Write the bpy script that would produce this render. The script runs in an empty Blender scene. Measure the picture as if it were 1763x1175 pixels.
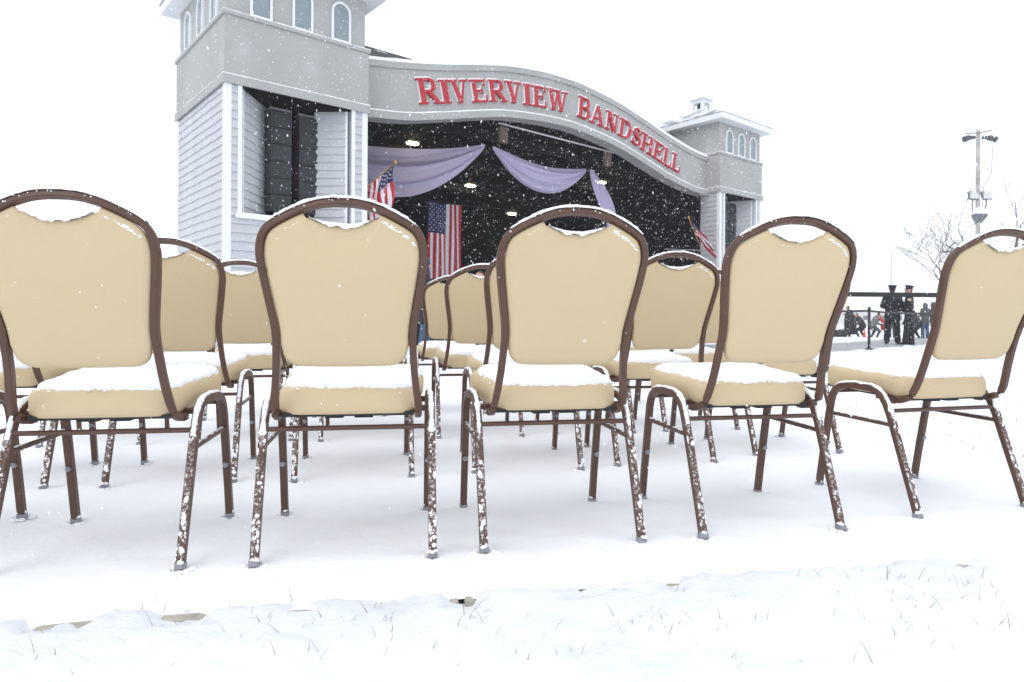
import bpy, bmesh, math, random
import numpy as np
from mathutils import Vector, Matrix, noise
random.seed(7)
R = math.radians
SC = bpy.context.scene
COL = SC.collection

# ------------------------------------------------------------------ camera, sky, sun, exposure
CAM_H = 0.629
cd = bpy.data.cameras.new('camera'); cam = bpy.data.objects.new('camera', cd); COL.objects.link(cam)
cd.lens = 24.0; cd.sensor_width = 36.0; cd.shift_y = -33.0 / 1763.0
cd.clip_start = 0.05; cd.clip_end = 5000
cam.matrix_world = Matrix.Translation((0, 0, CAM_H)) @ Matrix.Rotation(R(90), 4, 'X') @ Matrix.Rotation(R(0.26), 4, 'Z')
cd.dof.use_dof = True; cd.dof.focus_distance = 2.4; cd.dof.aperture_fstop = 9.0
SC.camera = cam

world = bpy.data.worlds.new('World'); SC.world = world; world.use_nodes = True
wn, wl = world.node_tree.nodes, world.node_tree.links
wn.clear()
SUN_EL, SUN_AZ = R(48), R(215)
sky = wn.new('ShaderNodeTexSky'); sky.sky_type = 'NISHITA'; sky.sun_disc = False
sky.sun_elevation = SUN_EL; sky.sun_rotation = SUN_AZ
sky.air_density = 1.0; sky.dust_density = 4.0
mixw = wn.new('ShaderNodeMix'); mixw.data_type = 'RGBA'; mixw.inputs['Factor'].default_value = 0.9
wl.new(sky.outputs[0], mixw.inputs['A']); mixw.inputs['B'].default_value = (9.8, 10.3, 11.0, 1)   # closed cloud deck
bg = wn.new('ShaderNodeBackground'); bg.inputs['Strength'].default_value = 0.12
wl.new(mixw.outputs['Result'], bg.inputs['Color'])
wo = wn.new('ShaderNodeOutputWorld'); wl.new(bg.outputs[0], wo.inputs['Surface'])

sl = bpy.data.lights.new('sun', 'SUN'); sl.energy = 0.5; sl.angle = R(40); sl.color = (1.0, 0.97, 0.93)
sun = bpy.data.objects.new('sun', sl); COL.objects.link(sun)
sdir = Vector((math.sin(SUN_AZ) * math.cos(SUN_EL), math.cos(SUN_AZ) * math.cos(SUN_EL), math.sin(SUN_EL)))
sun.rotation_euler = (-sdir).to_track_quat('-Z', 'Y').to_euler(); sun.location = (0, 0, 40)

SC.view_settings.view_transform = 'Standard'; SC.view_settings.look = 'None'
SC.view_settings.exposure = 0.23; SC.view_settings.gamma = 1.0
SC.view_settings.use_curve_mapping = False
SC.render.engine = 'CYCLES'
SC.cycles.use_denoising = True
SC.cycles.max_bounces = 8; SC.cycles.volume_bounces = 1; SC.cycles.transparent_max_bounces = 12

# ------------------------------------------------------------------ materials
def mat(name, col, rough=0.6, var=0.0, scale=8.0, bump=0.0, bscale=60.0, metal=0.0, spec=0.5, dirt=None, coords='Object'):
    m = bpy.data.materials.new(name); m.use_nodes = True
    nt = m.node_tree; n, l = nt.nodes, nt.links
    b = n['Principled BSDF']
    b.inputs['Base Color'].default_value = (*col, 1); b.inputs['Roughness'].default_value = rough
    b.inputs['Metallic'].default_value = metal; b.inputs['Specular IOR Level'].default_value = spec
    tc = n.new('ShaderNodeTexCoord')
    last = None
    if var:
        nz = n.new('ShaderNodeTexNoise'); nz.inputs['Scale'].default_value = scale; nz.inputs['Detail'].default_value = 6
        l.new(tc.outputs[coords], nz.inputs['Vector'])
        mr = n.new('ShaderNodeMapRange'); mr.inputs['From Min'].default_value = 0.3; mr.inputs['From Max'].default_value = 0.7
        mr.inputs['To Min'].default_value = 1 - var; mr.inputs['To Max'].default_value = 1 + var
        l.new(nz.outputs['Fac'], mr.inputs['Value'])
        mx = n.new('ShaderNodeMix'); mx.data_type = 'RGBA'; mx.blend_type = 'MULTIPLY'; mx.inputs['Factor'].default_value = 1
        mx.inputs['A'].default_value = (*col, 1); l.new(mr.outputs[0], mx.inputs['B'])
        last = mx.outputs['Result']
    if dirt:   # (colour, scale, low, high): patches with a shape of their own
        dc, ds, lo, hi = dirt
        nz = n.new('ShaderNodeTexNoise'); nz.inputs['Scale'].default_value = ds; nz.inputs['Detail'].default_value = 8
        l.new(tc.outputs[coords], nz.inputs['Vector'])
        mr = n.new('ShaderNodeMapRange'); mr.inputs['From Min'].default_value = lo; mr.inputs['From Max'].default_value = hi
        l.new(nz.outputs['Fac'], mr.inputs['Value'])
        mx = n.new('ShaderNodeMix'); mx.data_type = 'RGBA'
        l.new(mr.outputs[0], mx.inputs['Factor'])
        if last: l.new(last, mx.inputs['A'])
        else: mx.inputs['A'].default_value = (*col, 1)
        mx.inputs['B'].default_value = (*dc, 1)
        last = mx.outputs['Result']
    if last: l.new(last, b.inputs['Base Color'])
    if bump:
        nz = n.new('ShaderNodeTexNoise'); nz.inputs['Scale'].default_value = bscale; nz.inputs['Detail'].default_value = 8
        l.new(tc.outputs[coords], nz.inputs['Vector'])
        bp = n.new('ShaderNodeBump'); bp.inputs['Strength'].default_value = bump; bp.inputs['Distance'].default_value = 0.01
        l.new(nz.outputs['Fac'], bp.inputs['Height']); l.new(bp.outputs[0], b.inputs['Normal'])
    return m

def emit(name, col, s):
    m = bpy.data.materials.new(name); m.use_nodes = True
    b = m.node_tree.nodes['Principled BSDF']; b.inputs['Base Color'].default_value = (*col, 1)
    b.inputs['Emission Color'].default_value = (*col, 1); b.inputs['Emission Strength'].default_value = s
    return m

SNOWC = (0.925, 0.94, 0.965)
M = {
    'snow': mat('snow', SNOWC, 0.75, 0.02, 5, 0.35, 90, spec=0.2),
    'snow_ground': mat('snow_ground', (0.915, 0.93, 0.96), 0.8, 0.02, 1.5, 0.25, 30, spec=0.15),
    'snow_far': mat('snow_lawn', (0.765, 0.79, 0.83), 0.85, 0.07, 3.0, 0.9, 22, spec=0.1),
    'vinyl': mat('vinyl', (0.615, 0.49, 0.305), 0.5, 0.03, 3, 0.12, 260, spec=0.35),
    'vinyl_back': mat('vinyl_back', (0.615, 0.49, 0.305), 0.5, 0.03, 3, 0.12, 260, spec=0.35),
    'brown': mat('brown_metal', (0.094, 0.045, 0.029), 0.42, 0.12, 20, 0.05, 300, spec=0.5),
    'black_board': mat('black_board', (0.02, 0.02, 0.022), 0.7, 0.1, 10),
    'cap': mat('clear_plastic', (0.27, 0.27, 0.31), 0.3, 0.1, 30),
    'stucco': mat('stucco', (0.40, 0.40, 0.39), 0.9, 0.06, 0.7, 0.35, 45, spec=0.2, dirt=((0.45, 0.45, 0.445), 1.3, 0.56, 0.75)),
    'siding': mat('siding', (0.53, 0.54, 0.56), 0.75, 0.06, 1.6, 0.2, 60, spec=0.2),
    'trim': mat('white_trim', (0.80, 0.81, 0.83), 0.55, 0.03, 3, 0.1, 40),
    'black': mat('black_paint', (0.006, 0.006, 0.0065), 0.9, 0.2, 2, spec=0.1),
    'beam': mat('dark_beam', (0.010, 0.010, 0.011), 0.8, 0.2, 3, spec=0.2),
    'shingle': mat('shingle', (0.07, 0.07, 0.075), 0.9, 0.25, 14, 0.6, 30, spec=0.1, dirt=((0.7, 0.72, 0.75), 1.1, 0.62, 0.72)),
    'shingle_snow': mat('shingle_snow', (0.30, 0.31, 0.33), 0.9, 0.2, 12, 0.5, 30, spec=0.1, dirt=((0.78, 0.8, 0.83), 2.2, 0.42, 0.6)),
    'glass': mat('window_glass', (0.22, 0.27, 0.29), 0.12, 0.1, 2, spec=0.6),
    'red': mat('red_letter', (0.44, 0.015, 0.026), 0.55, 0.06, 5),
    'speaker': mat('speaker_grille', (0.022, 0.026, 0.030), 0.6, 0.25, 30, 0.3, 200),
    'speaker_edge': mat('speaker_cabinet', (0.05, 0.055, 0.06), 0.5, 0.2, 20),
    'wood': mat('raw_wood', (0.12, 0.09, 0.065), 0.8, 0.2, 6, 0.2, 40),
    'pipe': mat('white_pipe', (0.6, 0.6, 0.62), 0.5, 0.03, 5),
    'lamp': emit('lit_lamp', (1.0, 0.78, 0.46), 34.0),
    'housing': mat('lamp_housing', (0.16, 0.14, 0.10), 0.5, 0.1, 5),
    'flag_red': mat('flag_red', (0.48, 0.018, 0.035), 0.8, 0.06, 4),
    'flag_white': mat('flag_white', (0.74, 0.74, 0.78), 0.8, 0.04, 4),
    'flag_blue': mat('flag_blue', (0.025, 0.03, 0.10), 0.8, 0.08, 4),
    'gold': mat('gold', (0.55, 0.33, 0.09), 0.35, 0.05, 5, metal=0.6),
    'panel': mat('floor_panel', (0.42, 0.39, 0.33), 0.7, 0.2, 12, 0.25, 50),
    'pole_wood': mat('weathered_pole', (0.40, 0.385, 0.36), 0.9, 0.25, 3, 0.3, 30),
    'steel': mat('grey_steel', (0.17, 0.18, 0.19), 0.5, 0.1, 8),
    'bark': mat('bark', (0.085, 0.072, 0.062), 0.9, 0.25, 5),
    'grass': mat('dry_grass', (0.24, 0.195, 0.115), 0.8, 0.4, 30),
    'asphalt': mat('wet_asphalt', (0.28, 0.285, 0.295), 0.6, 0.2, 2, 0.3, 60, dirt=((0.65, 0.67, 0.7), 1.2, 0.55, 0.7)),
    'belt': mat('black_belt', (0.02, 0.022, 0.022), 0.7, 0.1, 8),
    'post': mat('black_post', (0.015, 0.015, 0.016), 0.4, 0.1, 8),
    'navy': mat('navy_wool', (0.016, 0.018, 0.026), 0.85, 0.25, 9, 0.2, 60),
    'dark': mat('dark_coat', (0.022, 0.023, 0.025), 0.85, 0.25, 9, 0.2, 60),
    'charcoal': mat('charcoal_jacket', (0.065, 0.07, 0.072), 0.85, 0.2, 9, 0.2, 60),
    'olive': mat('olive_jacket', (0.075, 0.08, 0.075), 0.85, 0.2, 9, 0.2, 60),
    'grey_coat': mat('grey_coat', (0.16, 0.16, 0.165), 0.85, 0.2, 9, 0.2, 60),
    'jeans': mat('jeans', (0.055, 0.095, 0.17), 0.85, 0.2, 9, 0.2, 60),
    'red_coat': mat('red_coat', (0.55, 0.05, 0.035), 0.8, 0.1, 9),
    'skin': mat('skin', (0.50, 0.27, 0.20), 0.55, 0.05, 9),
    'hair': mat('hair', (0.04, 0.028, 0.02), 0.7, 0.2, 20),
    'navy_hood': mat('navy_hood', (0.03, 0.04, 0.09), 0.85, 0.2, 9),
    'patch_white': mat('patch_white', (0.6, 0.6, 0.6), 0.7),
    'orange': mat('cone_orange', (0.72, 0.10, 0.02), 0.5, 0.05, 6),
    'blue': mat('blue_plastic', (0.05, 0.16, 0.42), 0.5, 0.05, 6),
    'hill': mat('far_wood', (0.42, 0.43, 0.46), 1.0, 0.2, 0.02),
    'far_wall': mat('far_wall', (0.60, 0.59, 0.575), 0.9, 0.08, 0.4),
    'far_dark': mat('far_window', (0.06, 0.065, 0.075), 0.4, 0.1, 1),
    'duffel': mat('duffel', (0.03, 0.032, 0.03), 0.8, 0.2, 10),
}
def frost(m):
    # fine snow dust caught on the faces that look to the rear (wind side)
    n, l = m.node_tree.nodes, m.node_tree.links; b = n['Principled BSDF']
    src = b.inputs['Base Color'].links[0].from_socket
    tc = n.new('ShaderNodeTexCoord'); sp = n.new('ShaderNodeSeparateXYZ'); l.new(tc.outputs['Normal'], sp.inputs[0])
    side = n.new('ShaderNodeMapRange'); side.inputs['From Min'].default_value = -.55; side.inputs['From Max'].default_value = -.8; l.new(sp.outputs['Y'], side.inputs['Value'])
    def noise_(sc, lo, hi, det):
        z = n.new('ShaderNodeTexNoise'); z.inputs['Scale'].default_value = sc; z.inputs['Detail'].default_value = det; z.inputs['Roughness'].default_value = .7; l.new(tc.outputs['Object'], z.inputs['Vector'])
        r = n.new('ShaderNodeMapRange'); r.inputs['From Min'].default_value = lo; r.inputs['From Max'].default_value = hi; l.new(z.outputs['Fac'], r.inputs['Value']); return r.outputs[0]
    a = noise_(130, .50, .62, 6); c = noise_(22, .36, .60, 3)
    m1 = n.new('ShaderNodeMath'); m1.operation = 'MULTIPLY'; l.new(a, m1.inputs[0]); l.new(c, m1.inputs[1])
    m2_ = n.new('ShaderNodeMath'); m2_.operation = 'MULTIPLY'; l.new(m1.outputs[0], m2_.inputs[0]); l.new(side.outputs[0], m2_.inputs[1])
    mx = n.new('ShaderNodeMix'); mx.data_type = 'RGBA'; l.new(m2_.outputs[0], mx.inputs['Factor']); l.new(src, mx.inputs['A']); mx.inputs['B'].default_value = (*SNOWC, 1)
    l.new(mx.outputs['Result'], b.inputs['Base Color'])
    return m
M['brown_frost'] = frost(mat('brown_metal_frosted', (0.094, 0.045, 0.029), 0.5, 0.12, 20, 0.05, 300))
def each_differs(m, amt):
    n, l = m.node_tree.nodes, m.node_tree.links; b = n['Principled BSDF']; src = b.inputs['Base Color'].links[0].from_socket
    oi = n.new('ShaderNodeObjectInfo'); mr = n.new('ShaderNodeMapRange'); mr.inputs['To Min'].default_value = 1 - amt; mr.inputs['To Max'].default_value = 1 + amt * .6
    l.new(oi.outputs['Random'], mr.inputs['Value'])
    mx = n.new('ShaderNodeMix'); mx.data_type = 'RGBA'; mx.blend_type = 'MULTIPLY'; mx.inputs['Factor'].default_value = 1
    l.new(src, mx.inputs['A']); l.new(mr.outputs[0], mx.inputs['B']); l.new(mx.outputs['Result'], b.inputs['Base Color'])
for k_ in ('vinyl', 'vinyl_back'): each_differs(M[k_], .04)
def fabric_mat():
    m = bpy.data.materials.new('lavender_voile'); m.use_nodes = True
    n, l = m.node_tree.nodes, m.node_tree.links
    b = n['Principled BSDF']; b.inputs['Base Color'].default_value = (0.78, 0.72, 1.0, 1); b.inputs['Roughness'].default_value = 0.8
    tr = n.new('ShaderNodeBsdfTranslucent'); tr.inputs['Color'].default_value = (0.82, 0.76, 1.0, 1)
    ts = n.new('ShaderNodeBsdfTransparent')
    m1 = n.new('ShaderNodeMixShader'); m1.inputs[0].default_value = 0.35
    m2 = n.new('ShaderNodeMixShader'); m2.inputs[0].default_value = 0.10
    l.new(b.outputs[0], m1.inputs[1]); l.new(tr.outputs[0], m1.inputs[2])
    l.new(m1.outputs[0], m2.inputs[1]); l.new(ts.outputs[0], m2.inputs[2])
    l.new(m2.outputs[0], n['Material Output'].inputs['Surface'])
    return m
M['voile'] = fabric_mat()

# ------------------------------------------------------------------ object helpers
def tag(o, label=None, cat=None, group=None, kind=None):
    if label: o['label'] = label
    if cat: o['category'] = cat
    if group: o['group'] = group
    if kind: o['kind'] = kind
    return o

def empty(name, loc=(0, 0, 0), rz=0.0, label=None, cat=None, group=None, parent=None):
    o = bpy.data.objects.new(name, None); COL.objects.link(o)
    o.empty_display_size = 0.1
    o.location = loc; o.rotation_euler = (0, 0, rz); o.parent = parent
    return tag(o, label, cat, group)

class MB:
    def __init__(s): s.v = []; s.f = []; s.m = []
    def add(s, vs, fs, mi=0):
        b = len(s.v); s.v += [tuple(v) for v in vs]
        s.f += [tuple(b + i for i in f) for f in fs]; s.m += [mi] * len(fs)
        return s
    def box(s, c, d, rz=0.0, bev=0.0, mi=0, mtx=None):
        hx, hy, hz = d[0] / 2, d[1] / 2, d[2] / 2
        if bev <= 0:
            vs = [(x, y, z) for x in (-hx, hx) for y in (-hy, hy) for z in (-hz, hz)]
            fs = [(0, 1, 3, 2), (4, 6, 7, 5), (0, 4, 5, 1), (2, 3, 7, 6), (0, 2, 6, 4), (1, 5, 7, 3)]
        else:
            bm = bmesh.new(); bmesh.ops.create_cube(bm, size=1.0, matrix=Matrix.Diagonal((d[0], d[1], d[2], 1)))
            bmesh.ops.bevel(bm, geom=bm.edges[:], offset=bev, segments=1, affect='EDGES')
            bm.verts.index_update(); vs = [tuple(v.co) for v in bm.verts]; fs = [tuple(q.index for q in f.verts) for f in bm.faces]; bm.free()
        mm = mtx if mtx is not None else Matrix.Translation(c) @ Matrix.Rotation(rz, 4, 'Z')
        if mtx is not None: mm = mtx @ Matrix.Translation(c)
        return s.add([mm @ Vector(v) for v in vs], fs, mi)
    def span(s, a, b, mi=0, bev=0.0):   # box between two corners
        return s.box([(a[i] + b[i]) / 2 for i in range(3)], [abs(b[i] - a[i]) for i in range(3)], mi=mi, bev=bev)
    def tube(s, pts, rad, n=8, cap=True, mi=0):
        pts = [Vector(p) for p in pts]
        rads = rad if isinstance(rad, (list, tuple)) else [rad] * len(pts)
        rings = []; ref = None
        for i, p in enumerate(pts):
            t = (pts[min(i + 1, len(pts) - 1)] - pts[max(i - 1, 0)]).normalized()
            if ref is None: ref = Vector((0, 0, 1)) if abs(t.z) < 0.9 else Vector((1, 0, 0))
            a = t.cross(ref).normalized(); b = t.cross(a); ref = -(b) if b.dot(ref) < 0 else b
            rings.append([p + (a * math.cos(2 * math.pi * k / n) + b * math.sin(2 * math.pi * k / n)) * rads[i] for k in range(n)])
        vs = [v for r in rings for v in r]; fs = []
        for i in range(len(pts) - 1):
            for k in range(n):
                fs.append((i * n + k, i * n + (k + 1) % n, (i + 1) * n + (k + 1) % n, (i + 1) * n + k))
        if cap: fs += [tuple(range(n))[::-1], tuple((len(pts) - 1) * n + k for k in range(n))]
        return s.add(vs, fs, mi)
    def sweep(s, pts, nrm, w, d, ch=0.004, mi=0, cap=True):
        # rectangular tube with chamfered edges: w across (T x N), d along N
        pts = [Vector(p) for p in pts]; vs = []; k = 8
        sec = [(w / 2 - ch, d / 2), (w / 2, d / 2 - ch), (w / 2, -d / 2 + ch), (w / 2 - ch, -d / 2), (-w / 2 + ch, -d / 2), (-w / 2, -d / 2 + ch), (-w / 2, d / 2 - ch), (-w / 2 + ch, d / 2)]
        for i, p in enumerate(pts):
            t = (pts[min(i + 1, len(pts) - 1)] - pts[max(i - 1, 0)]).normalized()
            N = Vector(nrm[i] if isinstance(nrm, list) else nrm); N = (N - t * N.dot(t)).normalized(); B = t.cross(N)
            vs += [p + B * a + N * b for a, b in sec]
        fs = []
        for i in range(len(pts) - 1):
            for j in range(k): fs.append((i * k + j, i * k + (j + 1) % k, (i + 1) * k + (j + 1) % k, (i + 1) * k + j))
        if cap: fs += [tuple(range(k))[::-1], tuple((len(pts) - 1) * k + j for j in range(k))]
        return s.add(vs, fs, mi)
    def lathe(s, prof, n=16, c=(0, 0, 0), mi=0, sx=1.0, sy=1.0, mtx=None):
        vs = []; fs = []
        for r, z in prof:
            for k in range(n):
                a = 2 * math.pi * k / n; vs.append(Vector((c[0] + r * math.cos(a) * sx, c[1] + r * math.sin(a) * sy, c[2] + z)))
        if mtx is not None: vs = [mtx @ v for v in vs]
        for i in range(len(prof) - 1):
            for k in range(n): fs.append((i * n + k, i * n + (k + 1) % n, (i + 1) * n + (k + 1) % n, (i + 1) * n + k))
        fs += [tuple(range(n))[::-1], tuple((len(prof) - 1) * n + k for k in range(n))]
        return s.add(vs, fs, mi)
    def prism(s, poly, d0, d1, fn, mi=0):   # poly of 2D points extruded; fn(u, v, d) -> xyz
        n = len(poly); vs = [fn(u, v, d0) for u, v in poly] + [fn(u, v, d1) for u, v in poly]
        fs = [tuple(range(n)), tuple(range(2 * n - 1, n - 1, -1))] + [(i, i + n, (i + 1) % n + n, (i + 1) % n) for i in range(n)]
        return s.add(vs, fs, mi)
    def mesh(s, name, mats, smooth=False):
        me = bpy.data.meshes.new(name); me.from_pydata(s.v, [], s.f)
        for m in (mats if isinstance(mats, list) else [mats]): me.materials.append(m)
        if any(s.m): me.polygons.foreach_set('material_index', s.m)
        bm = bmesh.new(); bm.from_mesh(me); bmesh.ops.recalc_face_normals(bm, faces=bm.faces[:]); bm.to_mesh(me); bm.free()
        if smooth: me.polygons.foreach_set('use_smooth', [True] * len(me.polygons))
        me.update(); return me
    def build(s, name, mats, parent=None, smooth=False, kind=None):
        return link(name, s.mesh(name, mats, smooth), parent, kind)

def link(name, me, parent=None, kind=None):
    o = bpy.data.objects.new(name, me); COL.objects.link(o); o.parent = parent
    if kind: o['kind'] = kind
    return o

def copy_tree(o, parent=None):
    c = o.copy(); COL.objects.link(c); c.parent = parent
    for ch in o.children: copy_tree(ch, c)
    return c

def nz(x, y, z=0.0, s=1.0): return noise.noise(Vector((x * s, y * s, z * s)))
def sstep(a, b, x):
    t = min(1, max(0, (x - a) / (b - a))); return t * t * (3 - 2 * t)
def interp(tab, x):
    # smooth interpolation through sorted (x, y) pairs (Catmull-Rom)
    if x <= tab[0][0]: return tab[0][1]
    if x >= tab[-1][0]: return tab[-1][1]
    for i in range(len(tab) - 1):
        if x <= tab[i + 1][0]: break
    x0, y0 = tab[i]; x1, y1 = tab[i + 1]; h = x1 - x0
    m0 = (tab[i + 1][1] - tab[i - 1][1]) / (tab[i + 1][0] - tab[i - 1][0]) if i > 0 else (y1 - y0) / h
    m1 = (tab[i + 2][1] - y0) / (tab[i + 2][0] - x0) if i + 2 < len(tab) else (y1 - y0) / h
    t = (x - x0) / h
    return (2*t**3-3*t*t+1)*y0 + (t**3-2*t*t+t)*h*m0 + (-2*t**3+3*t*t)*y1 + (t**3-t*t)*h*m1

# ------------------------------------------------------------------ ground: one snowy sheet to the horizon
PU = Vector((math.cos(R(10.2)), math.sin(R(10.2)))); PV = Vector((-PU.y, PU.x)); PO = Vector((0.0, 1.60))
def plat(x, y):   # platform frame: u along its front edge, t away from it (into the rows)
    d = Vector((x, y)) - PO; return d.dot(PU), d.dot(PV)
BARE = [(-0.955, 0.060, 0.027), (-0.72, 0.055, 0.026), (-0.265, 0.06, 0.015), (-0.115, 0.034, 0.044), (0.165, 0.07, 0.015), (0.40, 0.028, 0.024), (1.22, 0.03, 0.024), (-1.15, 0.05, 0.016)]
P_U0, P_U1, P_T1 = -6.2, 2.45, 5.6
def ground_z(x, y):
    u, t = plat(x, y)
    ed = sstep(0.0, 0.25, abs(t))
    z = -0.047 + (0.014 * nz(x, y, 1.3, 1.1) + 0.014 * nz(x, y, 4.1, 4.0)) * ed + (0.010 * nz(x, y, 7.7, 11.0) * (0.3 + 0.7 * ed) + 0.005 * nz(x, y, 2.7, 27.0)) * (1 - 0.8 * sstep(6, 20, math.hypot(x, y)))
    dist = max(-t, t - P_T1, u - P_U1, P_U0 - u)
    under, dist = max(0.0, -dist), max(0.0, dist)
    if under < 0.07:
        drift = 0.0485 * (1 - sstep(-0.10, 0.80 + 0.2 * nz(u, 0, 2.0, 2.0), dist)) / 0.955 * (0.985 + 0.03 * nz(u, t, 5.0, 3.0) + 0.04 * nz(u, t, 8.0, 17.0) + 0.04 * nz(u, t, 8.0, 50.0))
        for bu, bw, dep in BARE:
            if t < 0.08: drift -= dep * math.exp(-((u - bu) / bw) ** 4) * (1 - sstep(0.02, 0.07, dist)) * (0.85 + 0.8 * nz(u, t, 1.5, 45.0))
        z += drift - 0.22 * under
        # a scuffed trail of old footprints across the lawn
        if t < 0:
            for k in range(7):
                fx, fy = 0.55 + 0.13 * k, 1.34 - 0.055 * k + 0.03 * (-1) ** k
                q = ((x - fx) / 0.10) ** 2 + ((y - fy) / 0.045) ** 2
                if q < 9: z -= 0.022 * math.exp(-q)
    else:
        z = min(z, -0.075)
    far = math.hypot(x, y)
    if far > 14: z += 0.10 * nz(x, y, 9.0, 0.12) * sstep(14, 60, far)
    return z
def axis(f0, f1, step, lim, g):
    a = list(np.arange(f0, f1, step)); d = step; q = a[-1]
    while q < lim: d *= g; q += d; a.append(q)
    d = step; q = a[0]; pre = []
    while q > -lim: d *= g; q -= d; pre.append(q)
    return pre[::-1] + a
gx = axis(-1.9, 2.8, 0.022, 900, 1.075)
gy = list(np.arange(0.5, 2.3, 0.018)); d = 0.018
while gy[-1] < 900: d = min(d * 1.035, 60); gy.append(gy[-1] + d)
gy = [-60, -20, -6, -2, -0.8, -0.2, 0.2] + gy
gv = [(x, y, ground_z(x, y)) for y in gy for x in gx]
nx = len(gx)
gf = [(j * nx + i, j * nx + i + 1, (j + 1) * nx + i + 1, (j + 1) * nx + i) for j in range(len(gy) - 1) for i in range(nx - 1)]
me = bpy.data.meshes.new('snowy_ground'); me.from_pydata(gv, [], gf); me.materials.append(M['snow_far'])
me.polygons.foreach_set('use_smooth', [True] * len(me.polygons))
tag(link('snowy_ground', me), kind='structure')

# snow lying on the portable floor, ragged towards its edge
pm = MB(); us = list(np.arange(P_U0, -2.2, 0.12)) + list(np.arange(-2.2, P_U1 + 0.01, 0.026))
ts = list(np.arange(0, 0.5, 0.02)) + list(np.arange(0.5, P_T1, 0.05)) + [P_T1]
def bare(u): return sum(dep * math.exp(-((u - bu) / bw) ** 4) for bu, bw, dep in BARE)
for t in ts:
    for u in us:
        e = -0.034 + 0.010 * nz(u, 0, 3.0, 7.0) + 0.006 * nz(u, 0, 9.0, 25.0) + 0.004 * nz(u, 0, 4.0, 70.0) + min(0.046, 4.0 * bare(u))
        tt = t if t > 0.3 else e + (0.3 - e) * t / 0.3
        x, y = PO + PU * u + PV * tt
        z = 0.005 * nz(x, y, 2.2, 2.2) + 0.005 * nz(x, y, 6.0, 7.5) + 0.002 * nz(x, y, 1.0, 26) + 0.004 * nz(u * 1.6, t * 7, 3.0) + 0.003 * nz(u * 4, t * 16, 8.0)
        z -= 0.003 * (1 - sstep(0.05, 0.3, t)) + (0.003 + 0.012 * min(1, bare(u) * 90)) * (1 - sstep(0.0, 0.050, t)) ** 1.5
        pm.v.append((x, y, z))
n = len(us)
pm.f = [(j * n + i, j * n + i + 1, (j + 1) * n + i + 1, (j + 1) * n + i) for j in range(len(ts) - 1) for i in range(n - 1)]; pm.m = [0] * len(pm.f)
pm.build('platform_snow', M['snow_ground'], smooth=True, kind='structure')

plf = empty('floor_platform', (PO.x, PO.y, -0.06), R(10.2), 'low portable floor of tan panels under the snow, rim showing', 'platform')
pmesh = MB().box((0, 0, 0.022), (1.205, 1.205, 0.044), bev=0.003).mesh('panel', M['panel'])
k = 0
for i in range(7):
    for j in range(4):
        u0 = -0.115 + 1.22 * (i - 5)
        if u0 + 1.22 > P_U1 + 0.4: continue
        p = link('panel', pmesh, plf); p.location = (u0 + 0.61, 0.6025 + 1.22 * j, 0.0)
p = None
# rim clips at the front edge
cl = MB().box((0, 0, 0), (0.045, 0.012, 0.03), bev=0.002).mesh('edge_clip', M['steel'])
for u in (-0.375, 0.83): c = link('edge_clip', cl, plf); c.location = (u, -0.005, 0.028)

# plowed path on the right and far hills
ap = MB(); NP = 24
pa = [(3.5, 11.0), (13.6, 22.2), (24, 33)]; pb = [(3.0, 20.0), (11.9, 24.6), (20, 34)]
for i in range(NP + 1):
    f = i / NP * 2; k = min(1, int(f)); q = f - k
    A = Vector(pa[k]).lerp(Vector(pa[k + 1]), q); B = Vector(pb[k]).lerp(Vector(pb[k + 1]), q)
    for j in range(7):
        p = A.lerp(B, j / 6) + Vector((0.25 * nz(i, j, 0.5, 0.9), 0.25 * nz(i, j, 5.5, 0.9)))
        ap.v.append((p.x, p.y, ground_z(p.x, p.y) + 0.016 - (0.03 if j in (0, 6) else 0)))
ap.f = [(i * 7 + j, i * 7 + j + 1, i * 7 + j + 8, i * 7 + j + 7) for i in range(NP) for j in range(6)]; ap.m = [0] * len(ap.f)
ap.build('path', M['asphalt'], kind='structure')
hm = MB(); NH = 160
for i in range(NH + 1):
    a = R(-75 + 150 * i / NH); r = 640 + 60 * nz(i, 0, 1, 0.05)
    h = 17 + 10 * nz(i, 0, 3, 0.045) + 4 * nz(i, 0, 8, 0.3) + 2.2 * nz(i, 0, 5, 1.1)
    for dr, hh in ((-40, -1.0), (-10, h * 0.75), (12, h), (60, -1.0)):
        hm.v.append(((r + dr) * math.sin(a), (r + dr) * math.cos(a), hh))
hm.f = [(i * 4 + j, i * 4 + j + 1, i * 4 + j + 5, i * 4 + j + 4) for i in range(NH) for j in range(3)]; hm.m = [0] * len(hm.f)
hm.build('hills', M['hill'], smooth=True, kind='structure')

# ------------------------------------------------------------------ the bandshell (local: x along the front, y into the stage, z up)
BC = Vector((-6.31, 15.0, -0.05)); BA = R(40)
def bworld(s, r, z=0.0):
    return (BC.x + s * math.cos(BA) - r * math.sin(BA), BC.y + s * math.sin(BA) + r * math.cos(BA), BC.z + z)
shell = empty('bandshell', BC, BA, 'grey and white bandshell with arched front, red lettering and two towers', 'bandshell')

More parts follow.
